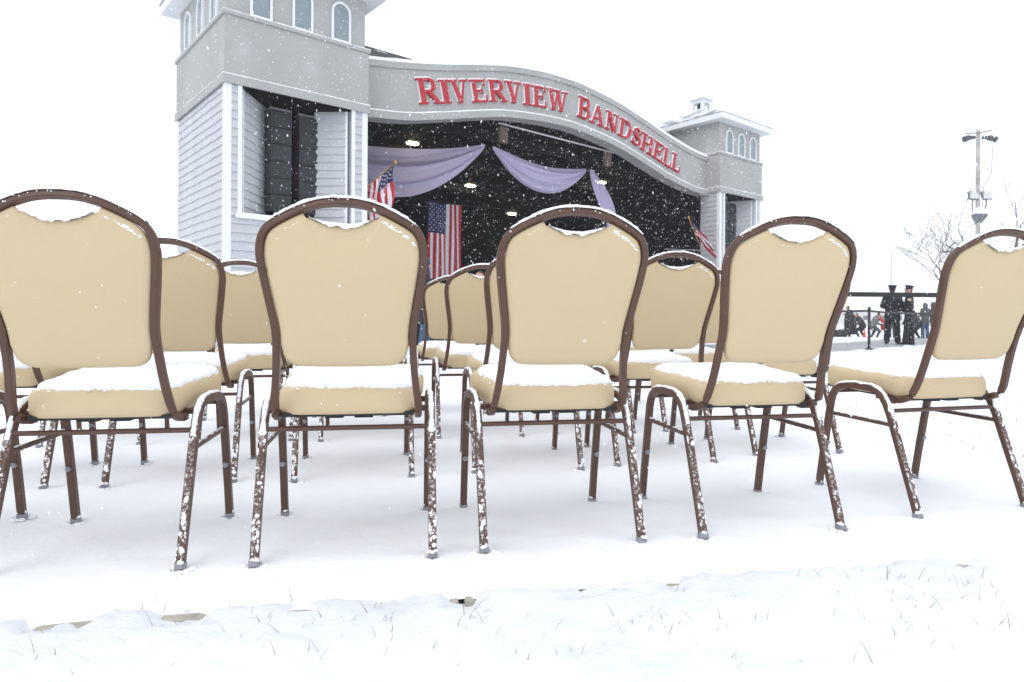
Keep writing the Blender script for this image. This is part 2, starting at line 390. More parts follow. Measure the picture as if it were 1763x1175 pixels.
def board_mesh(L, h, seed, drop=0.012):
    rnd = random.Random(seed); nseg = max(2, int(L / 0.30)); m = MB()
    for i in range(nseg + 1):
        l = L * i / nseg; j = rnd.uniform(-drop, drop) if L > 0.5 else rnd.uniform(-drop, drop) * 0.6
        m.v += [(l, -0.034, j), (l, -0.006, h + 0.014), (l, 0.0, j)]
    for i in range(nseg):
        a = i * 3; b = a + 3
        m.f += [(a, b, b + 1, a + 1), (a + 2, b + 2, b, a)]
    e = nseg * 3
    m.f += [(0, 1, 2), (e, e + 2, e + 1)]
    m.m = [0] * len(m.f)
    return m.mesh('siding_board', M['siding'])
EXPO = 0.195
def clad(wall, org, ang, L, z0, z1, seed=0):
    # lap boards on a vertical plane: org = (x, y), along direction ang; outside is to the right-hand side (-normal)
    variants = [board_mesh(L, EXPO, seed * 31 + q) for q in range(4)]
    z = z0; k = 0
    while z < z1 - 0.05:
        b = link('siding_board', variants[(k * 7 + seed) % 4], wall)
        b.location = (org[0], org[1], z); b.rotation_euler = (0, 0, ang)
        if z + EXPO > z1: b.scale = (1, 1, (z1 - z) / (EXPO + 0.014))
        z += EXPO; k += 1

Z_SILL, Z_BAND0, Z_BAND1, Z_EAVE = 3.05, 5.94, 7.44, 8.72
def arch_pts(w, h, n=10):
    hw = w / 2; pts = [(-hw, 0), (hw, 0), (hw, h - hw)]
    pts += [(hw * math.cos(math.pi * k / n), h - hw + hw * math.sin(math.pi * k / n)) for k in range(1, n)]
    return pts + [(-hw, h - hw)]
def window(org, ang, z0, w=0.50, h=0.98):
    ca, sa = math.cos(ang), math.sin(ang)
    def fn(u, v, d): return (org[0] + u * ca + d * sa, org[1] + u * sa - d * ca, z0 + v)   # d = outwards
    W = empty('window', parent=shell)
    P = arch_pts(w, h); I = arch_pts(w - 0.10, h - 0.10)
    fr = MB(); n = len(P)
    I = [(u, v + 0.05) for u, v in I]
    vs = [fn(u, v, -0.02) for u, v in P] + [fn(u, v, 0.055) for u, v in P] + [fn(u, v, 0.055) for u, v in I] + [fn(u, v, 0.0) for u, v in I]
    fs = []
    for i in range(n):
        j = (i + 1) % n
        for a in range(3): fs.append((a * n + i, a * n + j, (a + 1) * n + j, (a + 1) * n + i))
    fr.add(vs, fs)
    fr.build('window_frame', M['trim'], W)
    pn = MB(); pn.prism([(u * 1.02, v) for u, v in I], 0.004, 0.022, fn); pn.build('pane', M['glass'], W)
    sn = MB(); sn.prism([(-w / 2 - 0.02, -0.03), (w / 2 + 0.02, -0.03), (w / 2 + 0.02, 0.0), (-w / 2 - 0.02, 0.0)], -0.01, 0.075, fn); sn.build('sill', M['trim'], W)
    return W

def tower(x0, w, d, sides, seed, swing=(48, 42, .64)):
    x1 = x0 + w; T = 0.16
    # opening in the front for the loudspeakers
    o0, o1 = x0 + 0.34, x1 - 0.40
    wall = MB()
    wall.span((x0, 0, 0), (x0 + T, d, Z_BAND0 + .05)); wall.span((x1 - T, 0, 0), (x1, d, Z_BAND0 + .05)); wall.span((x0 + T, d - T, 0), (x1 - T, d, Z_BAND0 + .05))
    wall.span((x0 + T, 0, 0), (o0, T, Z_BAND0)); wall.span((o1, 0, 0), (x1 - T, T, Z_BAND0)); wall.span((o0, 0, 0), (o1, T, Z_SILL))
    wl_ = wall.build('tower_wall', M['siding'], shell)
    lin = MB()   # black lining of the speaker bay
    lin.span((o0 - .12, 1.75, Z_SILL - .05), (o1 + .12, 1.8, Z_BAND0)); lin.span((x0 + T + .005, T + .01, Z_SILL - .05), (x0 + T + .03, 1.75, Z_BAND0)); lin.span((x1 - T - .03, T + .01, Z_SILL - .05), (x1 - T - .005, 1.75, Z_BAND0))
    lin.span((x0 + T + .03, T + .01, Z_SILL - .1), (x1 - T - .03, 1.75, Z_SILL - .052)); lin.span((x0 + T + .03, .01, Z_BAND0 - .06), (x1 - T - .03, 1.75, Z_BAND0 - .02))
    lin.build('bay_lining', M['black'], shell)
    # siding
    z0s = 0.1
    front = empty('siding_wall', parent=shell)
    clad(front, (x0 + .10, 0.0), 0, o0 - .09 - (x0 + .10), Z_SILL - .09 + .04, Z_BAND0, seed)
    clad(front, (o1 + .09, 0.0), 0, x1 - .10 - (o1 + .09), Z_SILL - .09 + .04, Z_BAND0, seed + 1)
    clad(front, (x0 + .10, 0.0), 0, w - .20, z0s, Z_SILL - .09, seed + 2)
    for sd in sides:
        sw = empty('siding_wall', parent=shell)
        if sd[0] == 'L': clad(sw, (x0, sd[2]), R(-90), sd[2] - sd[1], z0s, Z_BAND0, seed + 3)
        else: clad(sw, (x1, sd[1]), R(90), sd[2] - sd[1], z0s, Z_BAND0, seed + 4)
    # corner boards: L shaped
    for cx, sg in ((x0, 1), (x1, -1)):
        c = MB(); c.span((cx - sg * .035, -.036, 0), (cx + sg * .11, -.0, Z_BAND0)); c.span((cx - sg * .034, .001, 0), (cx, .105, Z_BAND0))
        c.build('corner_board', M['trim'], shell)
    c = MB(); c.span((x0 - .035, d - .105, 0), (x0, d + .02, Z_BAND0)); c.build('corner_board', M['trim'], shell)
    # casing of the opening
    f = MB(); f.span((o0 - .09, -.045, Z_SILL), (o0, T, Z_BAND0)); f.build('bay_jamb', M['trim'], shell)
    f = MB(); f.span((o1, -.045, Z_SILL), (o1 + .09, T, Z_BAND0)); f.build('bay_jamb', M['trim'], shell)
    f = MB(); f.span((o0 - .13, -.075, Z_SILL - .09), (o1 + .13, T, Z_SILL)); f.build('bay_sill', M['trim'], shell)
    f = MB(); f.span((o0 - .12, -.07, Z_SILL + .001), (o1 + .12, -.045, Z_SILL + .03)); f.build('ledge_snow', M['snow'], shell)
    # two shutter leaves swung into the bay
    lw = (o1 - o0) / 2 - .02
    for hx, ang, kind in ((o0 + .02, R(swing[0]), 0), (o1 - .02, R(180 - swing[1]), 1)):
        lw_ = lw if kind == 0 else lw * swing[2]
        leaf = empty('shutter', (hx, .12, Z_SILL + .015), 0, parent=shell)
        H = Z_BAND0 - Z_SILL - .05
        p = MB(); mt = Matrix.Rotation(ang, 4, 'Z')
        p.box((lw_ / 2, 0.0, H / 2), (lw_, .05, H), mtx=mt); p.build('leaf_core', M['siding'], leaf)
        vs_ = [board_mesh(lw_ - .08, EXPO, seed * 17 + q, .009) for q in range(3)]
        z = 0.0; q = 0
        while z < H - .1:
            for sgn in ((1,) if kind == 0 else (-1,)):
                b = link('siding_board', vs_[q % 3], leaf)
                if sgn == 1:   # face to the right of travel
                    off = mt @ Vector((.04, -.027, 0)); b.rotation_euler = (0, 0, ang)
                else:
                    off = mt @ Vector((lw_ - .04, .027, 0)); b.rotation_euler = (0, 0, ang + math.pi)
                b.location = (off.x, off.y, z)
                if z + EXPO > H: b.scale = (1, 1, (H - z) / (EXPO + .014))
            z += EXPO; q += 1
        e = MB(); e.box((.03, 0, H / 2), (.06, .11, H + .005), mtx=mt); e.build('leaf_stile', M['trim'], leaf)
    # stucco band, cornices, upper storey
    b = MB(); b.span((x0 - .05, -.05, Z_BAND0 + .001), (x1 + .05, d + .05, Z_BAND1)); b.build('stucco_band', M['stucco'], shell)
    b = MB(); b.span((x0 + .02, -.0 + .02, Z_BAND1 - .02), (x1 - .02, d - .02, Z_EAVE)); b.build('upper_wall', M['stucco'], shell)
    for za, zb, pr in ((Z_BAND0 - .04, Z_BAND0 + .155, .085), (Z_BAND1 - .03, Z_BAND1 + .055, .09)):
        c = MB()
        c.span((x0 - pr, -pr, za), (x1 + pr, -.045, zb)); c.span((x0 - pr, -.0449, za), (x0 - .045, d + pr, zb)); c.span((x1 + .045, -.0449, za), (x1 + pr, d + pr, zb))
        c.build('cornice', M['stucco'], shell)
        s = MB()
        nsg = 18
        for i in range(nsg):
            a = x0 - pr + (w + 2 * pr) * i / nsg; bb = x0 - pr + (w + 2 * pr) * (i + 1) / nsg
            hh = .018 + .014 * nz(i, seed, za, .7)
            s.span((a, -pr + .003, zb + .0005), (bb + .0004 * i, -.052, zb + max(.006, hh)))
        for i in range(10):
            a = (d + pr) * i / 10
            s.span((x0 - pr + .003, a - .04, zb + .0005), (x0 - .052, a + (d + pr) / 10 - .039, zb + max(.006, .014 + .014 * nz(i, seed, za + 4, .8))))
        s.build('ledge_snow', M['snow'], shell)
    # pilaster strips either side of the upper windows
    for i in range(3):
        xc = x0 + w * (.225 + .2875 * i)
        window((xc, .02), 0, Z_BAND1 + .075)
        if i < 2:
            xs = x0 + w * (.225 + .2875 * (i + .5)); s = MB(); s.span((xs - .17, -.02, Z_BAND1 + .0555), (xs + .17, .02, Z_BAND1 + .10)); s.build('ledge_snow', M['snow'], shell)
    if any(sd[0] == 'L' and sd[3] for sd in sides):
        for i in range(3): window((x0 + .02, d * (.22 + .28 * i)), R(-90), Z_BAND1 + .075)
    # eaves and hipped roof
    ov = .38
    e = MB(); e.span((x0 - ov, -ov, Z_EAVE), (x1 + ov, d + ov, Z_EAVE + .24), bev=.015); e.build('eaves', M['trim'], shell)
    xc, yc = (x0 + x1) / 2, d / 2; zr = Z_EAVE + .24; za = 9.78
    rf = MB(); q = .42
    base = [(x0 - ov - .03, -ov - .03, zr + .002), (x1 + ov + .03, -ov - .03, zr + .002), (x1 + ov + .03, d + ov + .03, zr + .002), (x0 - ov - .03, d + ov + .03, zr + .002)]
    top = [(xc - q, yc - q, za), (xc + q, yc - q, za), (xc + q, yc + q, za), (xc - q, yc + q, za)]
    rf.add(base + top, [(0, 1, 5, 4), (1, 2, 6, 5), (2, 3, 7, 6), (3, 0, 4, 7), (4, 5, 6, 7), (3, 2, 1, 0)])
    roof = rf.build('tower_roof', M['shingle_snow'], shell)
    cu = MB(); q = .30; zb = za - .10; h = .62
    for sx in (-1, 1):
        for sy in (-1, 1): cu.box((xc + sx * (q - .06), yc + sy * (q - .06), zb + h / 2), (.12, .12, h))
    cu.span((xc - q + .001, yc - q + .001, zb), (xc + q - .001, yc + q - .001, zb + .2)); cu.span((xc - q + .001, yc - q + .001, zb + h - .14), (xc + q - .001, yc + q - .001, zb + h - .001))
    cu.span((xc - .12, yc - .12, zb + .2), (xc + .12, yc + .12, zb + h - .14), mi=1)
    cu.build('cupola', [M['trim'], M['far_dark']], roof)
    cr = MB(); q = .40; zc = zb + h
    cr.add([(xc - q, yc - q, zc), (xc + q, yc - q, zc), (xc + q, yc + q, zc), (xc - q, yc + q, zc), (xc - q, yc - q, zc + .06), (xc + q, yc - q, zc + .06), (xc + q, yc + q, zc + .06), (xc - q, yc + q, zc + .06), (xc, yc, zc + .26)],
           [(0, 1, 5, 4), (1, 2, 6, 5), (2, 3, 7, 6), (3, 0, 4, 7), (3, 2, 1, 0), (4, 5, 8), (5, 6, 8), (6, 7, 8), (7, 4, 8)])
    cr.build('cupola_roof', M['trim'], roof)

TD = 3.85
tower(0.0, 3.40, TD, [('L', .11, TD - .11, True)], 3)
tower(19.0, 3.05, TD, [('L', .11, .86, False)], 11, (62, 60, .8))

# arched front between the towers
TOP = [(3.3, 7.50), (3.72, 7.56), (4.95, 7.76), (6.09, 7.99), (7.54, 8.33), (8.66, 8.55), (10.12, 8.70), (11.3, 8.71), (11.72, 8.69), (13.47, 8.47), (15.07, 8.12), (16.45, 7.78), (17.94, 7.50), (19.05, 7.39)]
BOT = [(3.3, 5.97), (3.72, 6.00), (4.95, 6.14), (6.09, 6.39), (7.98, 6.83), (8.66, 6.94), (10.12, 7.07), (11.3, 7.09), (11.72, 7.06), (13.47, 6.84), (15.07, 6.46), (16.45, 6.11), (17.94, 5.87), (19.05, 5.80)]
SX = list(np.linspace(3.405, 18.995, 110))
def arch_band(name, matl, lo, hi, y0, y1, parent, jit=0.0, seed=0):
    m = MB()
    for i, s in enumerate(SX):
        a, b = lo(s), hi(s)
        if jit: b += jit * nz(s, seed, 0, 1.7) + jit * .5 * nz(s, seed, 4, 6)
        m.v += [(s, y0, a), (s, y0, b), (s, y1, b), (s, y1, a)]
    for i in range(len(SX) - 1):
        for j in range(4):
            m.f.append((i * 4 + j, i * 4 + (j + 1) % 4, i * 4 + 4 + (j + 1) % 4, i * 4 + 4 + j))
    m.f += [(0, 1, 2, 3), tuple(len(m.v) - 4 + k for k in (3, 2, 1, 0))]; m.m = [0] * len(m.f)
    return m.build(name, matl, parent)
zt = lambda s: interp(TOP, s); zb_ = lambda s: interp(BOT, s)
arch_band('arch_fascia', M['stucco'], lambda s: zb_(s) + .02, lambda s: zt(s) - .02, .55, .92, shell)
arch_band('arch_cornice', M['stucco'], lambda s: zt(s) - .21, lambda s: zt(s) - .05, .50, .93, shell)
arch_band('arch_cornice', M['stucco'], zb_, lambda s: zb_(s) + .20, .47, .94, shell)
arch_band('ledge_snow', M['snow'], lambda s: zt(s) - .0495, lambda s: zt(s) + .035, .485, .95, shell, .02, 1)
arch_band('ledge_snow', M['snow'], lambda s: zb_(s) + .2005, lambda s: zb_(s) + .232, .475, .549, shell, .012, 6)

# roof, dark stage house
rf = MB()
rf.add([(3.42, .96, 7.30), (18.98, .96, 7.30), (18.98, 4.0, 9.40), (3.42, 4.0, 9.40), (3.42, 9.6, 5.7), (18.98, 9.6, 5.7),
        (3.42, .96, 7.20), (18.98, .96, 7.20), (18.98, 4.0, 9.30), (3.42, 4.0, 9.30), (3.42, 9.6, 5.6), (18.98, 9.6, 5.6)],
       [(0, 1, 2, 3), (3, 2, 5, 4), (7, 6, 9, 8), (8, 9, 10, 11), (0, 6, 7, 1), (4, 5, 11, 10), (0, 3, 9, 6), (3, 4, 10, 9), (1, 7, 8, 2), (2, 8, 11, 5)])
rf.build('roof', M['shingle'], shell)
def zceil(r): return 7.52 - .20 * r
c = MB(); c.add([(3.42, .93, zceil(.93)), (18.98, .93, zceil(.93)), (18.98, 9.3, zceil(9.3)), (3.42, 9.3, zceil(9.3)),
                 (3.42, .93, zceil(.93) - .04), (18.98, .93, zceil(.93) - .04), (18.98, 9.3, zceil(9.3) - .04), (3.42, 9.3, zceil(9.3) - .04)],
                [(0, 1, 2, 3), (7, 6, 5, 4), (0, 4, 5, 1), (1, 5, 6, 2), (2, 6, 7, 3), (3, 7, 4, 0)])
c.build('stage_ceiling', M['black'], shell)
c = MB(); c.span((3.4, 9.3, 0), (19.0, 9.45, 5.6)); c.build('stage_back_wall', M['black'], shell)
for xa, ra in ((3.405, .2), (18.9, .87)):
    c = MB(); c.span((xa, ra, 0), (xa + .095, 9.3, 7.15)); c.build('stage_side_wall', M['black'], shell)
c = MB(); c.span((3.5, .7, 0), (18.9, 9.3, .95)); c.build('stage_deck', M['beam'], shell)
for r in (2.3, 4.4, 6.5):   # beams across, joists down the slope
    c = MB(); c.span((3.5, r, zceil(r) - .36), (18.9, r + .18, zceil(r) - .085)); c.build('ceiling_beam', M['beam'], shell)
for s in np.arange(4.6, 18.8, 1.75):
    c = MB(); h = .07
    c.add([(s - h, 1.0, zceil(1.0) - .05), (s + h, 1.0, zceil(1.0) - .05), (s + h, 9.2, zceil(9.2) - .05), (s - h, 9.2, zceil(9.2) - .05),
           (s - h, 1.0, zceil(1.0) - .20), (s + h, 1.0, zceil(1.0) - .20), (s + h, 9.2, zceil(9.2) - .20), (s - h, 9.2, zceil(9.2) - .20)],
          [(0, 1, 2, 3), (7, 6, 5, 4), (0, 4, 5, 1), (1, 5, 6, 2), (2, 6, 7, 3), (3, 7, 4, 0)])
    c.build('ceiling_joist', M['beam'], shell)
for s, sg in ((3.55, 1), (18.85, -1)):   # knee braces behind the arch ends
    c = MB(); c.tube([(s, 1.3, 5.0), (s + sg * 1.5, 1.3, 6.7)], .07, 4); c.build('knee_brace', M['beam'], shell)
c = MB(); c.tube([(8.5, 1.0, 6.86), (13.85, 1.0, 6.80)], .028, 8); rail = c.build('hanging_pipe', M['pipe'], shell, True)
for s in (8.75, 13.6):
    c = MB(); c.box((s, 1.1, 6.55), (.34, .12, .50), bev=.01); c.build('pipe_block', M['wood'], shell)
c = MB(); c.tube([(16.5, .75, 3.5), (18.95, .75, 3.62)], .008, 6); c.build('wire', M['pipe'], shell)

# ---- red letters, built stroke by stroke
def bar(x0, y0, x1, y1): return [(x0, y0), (x1, y0), (x1, y1), (x0, y1)]
def diag(xa, ya, xb, yb, w): return [(xa - w / 2, ya), (xa + w / 2, ya), (xb + w / 2, yb), (xb - w / 2, yb)]
def arcs(cx, cy, rx, ry, a0, a1, tx, ty, n=10):
    out = []
    for i in range(n):
        p = [R(a0 + (a1 - a0) * (i + q) / n) for q in (0, 1)]
        out.append([(cx + rx * math.cos(p[0]), cy + ry * math.sin(p[0])), (cx + rx * math.cos(p[1]), cy + ry * math.sin(p[1])),
                    (cx + (rx - tx) * math.cos(p[1]), cy + (ry - ty) * math.sin(p[1])), (cx + (rx - tx) * math.cos(p[0]), cy + (ry - ty) * math.sin(p[0]))])
    return out
SE = .075
def glyph(ch):   # strokes in a unit box, serif capitals
    st = lambda x: [bar(x, SE, x + .2, 1 - SE), bar(x - .08, 0, x + .28, SE), bar(x - .08, 1 - SE, x + .28, 1)]
    if ch == 'I': return st(.08), .36
    if ch == 'R': return st(.08) + [bar(.28, .9, .5, 1), bar(.28, .44, .5, .54)] + arcs(.48, .72, .30, .28, -90, 90, .19, .10) + [diag(.74, SE, .46, .46, .2), bar(.62, 0, .92, SE)], .92
    if ch == 'B': return st(.08) + [bar(.28, .91, .48, 1), bar(.28, .48, .5, .56), bar(.28, 0, .5, .09)] + arcs(.46, .75, .28, .25, -90, 90, .18, .09) + arcs(.48, .27, .33, .27, -90, 90, .2, .09), .82
    if ch == 'V': return [diag(.45, 0, .20, 1 - SE, .21), diag(.47, 0, .74, 1 - SE, .10), bar(.0, 1 - SE, .40, 1), bar(.58, 1 - SE, .92, 1)], .92
    if ch == 'W': return [diag(.38, 0, .18, 1 - SE, .19), diag(.40, 0, .60, .9, .09), diag(.84, 0, .60, 1 - SE, .19), diag(.86, 0, 1.08, 1 - SE, .09), bar(.0, 1 - SE, .36, 1), bar(.44, 1 - SE, .78, 1), bar(.95, 1 - SE, 1.24, 1)], 1.24
    if ch == 'E': return st(.08) + [bar(.28, .91, .74, 1), bar(.28, .47, .56, .55), bar(.28, 0, .76, .09), bar(.68, .74, .74, .91), bar(.70, .09, .76, .30), bar(.52, .36, .57, .66)], .76
    if ch == 'L': return st(.08) + [bar(.28, 0, .74, .09), bar(.67, .09, .74, .34)], .74
    if ch == 'H': return st(.08) + st(.62) + [bar(.28, .47, .62, .55)], .90
    if ch == 'N': return [bar(.10, SE, .19, 1 - SE), bar(0, 0, .32, SE), bar(0, 1 - SE, .24, 1), diag(.72, 0, .20, 1 - .02, .22), bar(.72, SE, .81, 1 - SE), bar(.60, 1 - SE, .92, 1)], .92
    if ch == 'A': return [diag(.16, SE, .44, 1, .09), diag(.74, SE, .48, 1, .21), bar(.26, .30, .64, .38), bar(0, 0, .30, SE), bar(.56, 0, .94, SE)], .94
    if ch == 'D': return st(.08) + [bar(.28, .91, .44, 1), bar(.28, 0, .44, .09)] + arcs(.42, .5, .46, .5, -90, 90, .2, .09, 14), .88
    if ch == 'S':
        q = arcs(.36, .74, .30, .26, 25, 222, .15, .09, 12) + arcs(.36, .26, .33, .26, -160, 42, .16, .09, 12)
        return q + [[(.125, .575), (.245, .70), (.615, .425), (.485, .315)], bar(.58, .72, .65, .94), bar(.03, .06, .10, .30)], .70
def letter(ch, s0, s1, hgt):
    strokes, gw = glyph(ch); sc_ = (s1 - s0) / gw; sm = (s0 + s1) / 2
    base = zb_(sm) + .455; ang = math.atan2(zb_(sm + .15) - zb_(sm - .15), .3)
    ca, sa = math.cos(ang), math.sin(ang); m = MB(); sn = MB()
    def place(dx, dz):
        def fn(u, v, d):
            x = (u - gw / 2) * sc_ + dx; z = v * hgt + dz
            return (sm + x * ca - z * sa, .55 - d, base + x * sa + z * ca)
        return fn
    for i, p in enumerate(strokes):
        m.prism(p, -.005, .075 + .0013 * i, place(0, 0))
        top = sorted(p, key=lambda q: -q[1])[:2]
        sn.prism(p, -.005, .050 + .0011 * i, place(-.018 * ca, .040))
    o = m.build('letter', M['red'], shell)
    sn.build('letter_snow', M['snow'], o)
LW = [('R', 5.31, 6.05, .70), ('I', 6.05, 6.38, .65), ('V', 6.40, 7.04, .65), ('E', 7.13, 7.68, .65), ('R', 7.77, 8.43, .65), ('V', 8.40, 9.02, .65), ('I', 9.10, 9.42, .65), ('E', 9.50, 10.04, .65), ('W', 10.10, 11.00, .66),
      ('B', 11.46, 12.02, .72), ('A', 12.06, 12.74, .66), ('N', 12.82, 13.42, .66), ('D', 13.49, 14.10, .66), ('S', 14.17, 14.66, .66), ('H', 14.70, 15.35, .66), ('E', 15.40, 15.93, .66), ('L', 15.98, 16.48, .66), ('L', 16.53, 17.03, .66)]
for a in LW: letter(*a)

# ------------------------------------------------------------------ things in and on the bandshell
def line_array(s, r, top, n, label):
    t = empty('line_array_speaker', bworld(s, r, top - n * .405 - .02), BA, label, 'loudspeaker')
    tilt = [0, 1, 2, 3, 5, 7]
    z = n * .405; y = 0.0
    for k in range(n):
        a = R(tilt[k] * .8); mt = Matrix.Translation((0, y, z - .2)) @ Matrix.Rotation(a, 4, 'X')
        c = MB(); c.box((0, .2, 0), (.50, .40, .385), mtx=mt, bev=.012); cab = c.build('cabinet', M['speaker_edge'], t)
        g = MB(); g.box((0, -.012, 0), (.45, .03, .335), mtx=mt, bev=.008); g.build('grille', M['speaker'], cab)
        z -= .402; y += math.sin(a) * .40 * .5
    c = MB(); c.box((0, .2, n * .405 + .05), (.52, .30, .06)); c.tube([(-.2, .2, n * .405 + .05), (-.2, .2, n * .405 + .28)], .012, 6); c.tube([(.2, .2, n * .405 + .05), (.2, .2, n * .405 + .28)], .012, 6)
    c.build('rigging_frame', M['steel'], t)
line_array(1.47, .55, 5.72, 6, 'black column of stacked speaker cabinets beside the left shutter of the big tower')
line_array(2.19, .62, 5.72, 6, 'black column of stacked speaker cabinets beside the white-edged shutter of the big tower')
line_array(19.0 + 1.28, .55, 5.72, 6, 'black speaker column by the inner jamb of the far tower')
line_array(19.0 + 1.96, .62, 5.72, 6, 'black speaker column by the open shutter of the far tower')

def drape(name, label, A, B, depth, topsag, lean, seed, pinch=.10):
    base = Vector(bworld(*A)); mm = MB(); nu, nv = 44, 26
    A3, B3 = Vector(A), Vector(B); ax = (B3 - A3)
    out = Vector((ax.y, -ax.x, 0)).normalized()
    for i in range(nu + 1):
        u = i / nu; par = 4 * u * (1 - u); bel = par ** .85
        for j in range(nv + 1):
            v = j / nv
            p = A3.lerp(B3, u) + Vector((0, 0, -topsag * par - v * (depth * bel + pinch * (1 - par) ** 6)))
            fold = .10 * bel * math.sin(v * 15 + seed + 1.3 * math.sin(u * 3)) + .05 * bel * math.sin(v * 31 + seed * 2 + 2 * u)
            p += out * (fold + lean * bel * math.sin(v * 2.6))
            p.z += .03 * bel * math.sin(v * 22 + u * 4 + seed)
            mm.v.append(Vector(bworld(*p)) - base)
    w_ = nv + 1
    mm.f = [(i * w_ + j, i * w_ + j + 1, (i + 1) * w_ + j + 1, (i + 1) * w_ + j) for i in range(nu) for j in range(nv)]; mm.m = [0] * len(mm.f)
    o = mm.build(name, M['voile'], None, True); o.location = base
    return tag(o, label, 'drape')
drape('fabric_swag', 'lavender voile swag sagging from the tower side behind the small pole flag', (3.9, 4.9, 6.42), (8.74, 2.0, 6.44), 1.50, .30, .25, 0.4)
drape('fabric_swag', 'lavender voile swag hung between the two wooden blocks in mid stage', (9.06, 2.0, 6.44), (13.46, 2.0, 6.34), 1.02, .22, .25, 2.1)
# a hanging tail of the same cloth
mm = MB(); base = Vector(bworld(14.0, 2.0, 3.2)); nu, nv = 40, 14
for i in range(nu + 1):
    u = i / nu; zc = 6.34 - 3.1 * u; xc = 13.72 + 1.25 * math.sin(min(1, u / .62) * 1.2) * .92 - .9 * max(0, u - .62)
    wd = .08 + .80 * math.sin(math.pi * min(1, u / .72)) ** .8 if u < .72 else .05 + .25 * (u - .72)
    for j in range(nv + 1):
        v = j / nv - .5
        p = (xc + wd * v, 2.0 + .06 * math.sin(v * 20 + u * 3), zc - .10 * v * math.sin(math.pi * u))
        mm.v.append(Vector(bworld(*p)) - base)
mm.f = [(i * (nv + 1) + j, i * (nv + 1) + j + 1, (i + 1) * (nv + 1) + j + 1, (i + 1) * (nv + 1) + j) for i in range(nu) for j in range(nv)]; mm.m = [0] * len(mm.f)
o = mm.build('fabric_tail', M['voile'], None, True); o.location = base
tag(o, 'narrow lavender voile tail hanging straight down on the stage', 'drape')

def stars(fn, x0, x1, y0, y1, cols=11, rows=9, rad=.03):
    m = MB()
    for r in range(rows):
        for c in range(cols):
            if (r + c) % 2: continue
            cx = x0 + (x1 - x0) * (c + 1) / (cols + 1); cy = y0 + (y1 - y0) * (r + 1) / (rows + 1)
            pts = []
            for k in range(10):
                a = math.pi / 2 + k * math.pi / 5; q = rad if k % 2 == 0 else rad * .42
                pts.append((cx + q * math.cos(a), cy + q * math.sin(a)))
            vs = [fn(u, v, .006) for u, v in pts] + [fn(cx, cy, .006)]
            m.add(vs, [(k, (k + 1) % 10, 10) for k in range(10)])
    return m
def flag_mesh(fn, L, Hh, nu=40):
    # L along the stripes, Hh across; canton at u in [0, .4 L], v in [6/13 Hh, Hh]
    m = MB(); nv = 26; base = 0
    for i in range(nu + 1):
        for j in range(nv + 1): m.v.append(fn(L * i / nu, Hh * j / nv, 0))
    for i in range(nu):
        for j in range(nv):
            m.f.append((i * (nv + 1) + j, i * (nv + 1) + j + 1, (i + 1) * (nv + 1) + j + 1, (i + 1) * (nv + 1) + j))
            m.m.append(2 if (i < nu * .4 and j >= 12) else (0 if (j // 2) % 2 == 0 else 1))
    return m
FM = [M['flag_red'], M['flag_white'], M['flag_blue']]
# big flag hung with its stripes upright on a wire over the stage
FL, FH = 2.75, 1.46
t = empty('hanging_flag', bworld(8.50, 5.0, 2.22), BA, 'large American flag hung with its stripes upright on the dark stage', 'flag')
def f_hang(u, v, d):   # u runs down, canton at the viewer's upper left
    return ((FH - v), -.02 - d + .035 * math.sin(v * 9 + u * 1.2) + .02 * math.sin(v * 21), 2.75 - u - .03 * math.sin((FH - v) / FH * math.pi))
c = flag_mesh(f_hang, FL, FH); c.build('flag_cloth', FM, t, True)
stars(f_hang, 0, FL * .4, FH * 6 / 13, FH).build('stars', M['flag_white'], t)
c = MB(); c.tube([(-2.6, 0, 3.02), (-.05, 0, 2.80), (FH + .05, 0, 2.76), (4.2, 0, 2.86)], .008, 5); c.build('wire', M['charcoal'], t)

def pole_flag(label, s, r, z, tip, L, Hh, seed, fall=None):
    # a small flag on a tilted staff, cloth hanging limp in folds
    t = empty('pole_flag', bworld(s, r, z), BA, label, 'flag')
    tip = Vector(tip); d = tip.normalized()
    c = MB(); c.tube([(0, 0, 0), tip], .018, 8); c.build('staff', M['gold'], t, True)
    c = MB(); c.lathe([(.002, -.05), (.035, -.03), (.045, 0), (.03, .035), (.002, .09)], 8, c=tuple(tip)); c.build('finial', M['gold'], t, True)
    def fn(u, v, dd):   # v along the staff from the tip down, u away from it (falls downwards)
        p = tip - d * (Hh - v) * .92 - d * .06
        q = u / L
        p = p + Vector((.42 * u * abs(math.cos(seed)) * (1 - .3 * q) * (1 if tip.x < 0 else -.25), 0, -u * .93))
        if fall: p = tip - d * (Hh - v) * .92 - d * .06 + Vector(fall) * u + Vector((0, 0, -.25 * u * q))
        p += Vector((0, -.02 - dd + (.03 + .10 * q) * math.sin(v * 16 + 2.5 * q + seed) - .05 * math.sin(7 * q + v * 3), .03 * q * math.sin(v * 12)))
        return p
    flag_mesh(fn, L, Hh).build('flag_cloth', FM, t, True)
    stars(fn, 0, L * .4, Hh * 6 / 13, Hh, 7, 6, .028).build('stars', M['flag_white'], t)
pole_flag('small American flag on a gilt staff standing out from the big tower', 3.32, .42, 3.84, (.98, -.35, .98), 1.15, .95, .3)
pole_flag('small American flag drooping from a gilt staff by the far tower', 18.08, .25, 3.66, (-.90, -.1, 1.04), 1.40, .82, 1.0, (.84, 0, -.34))

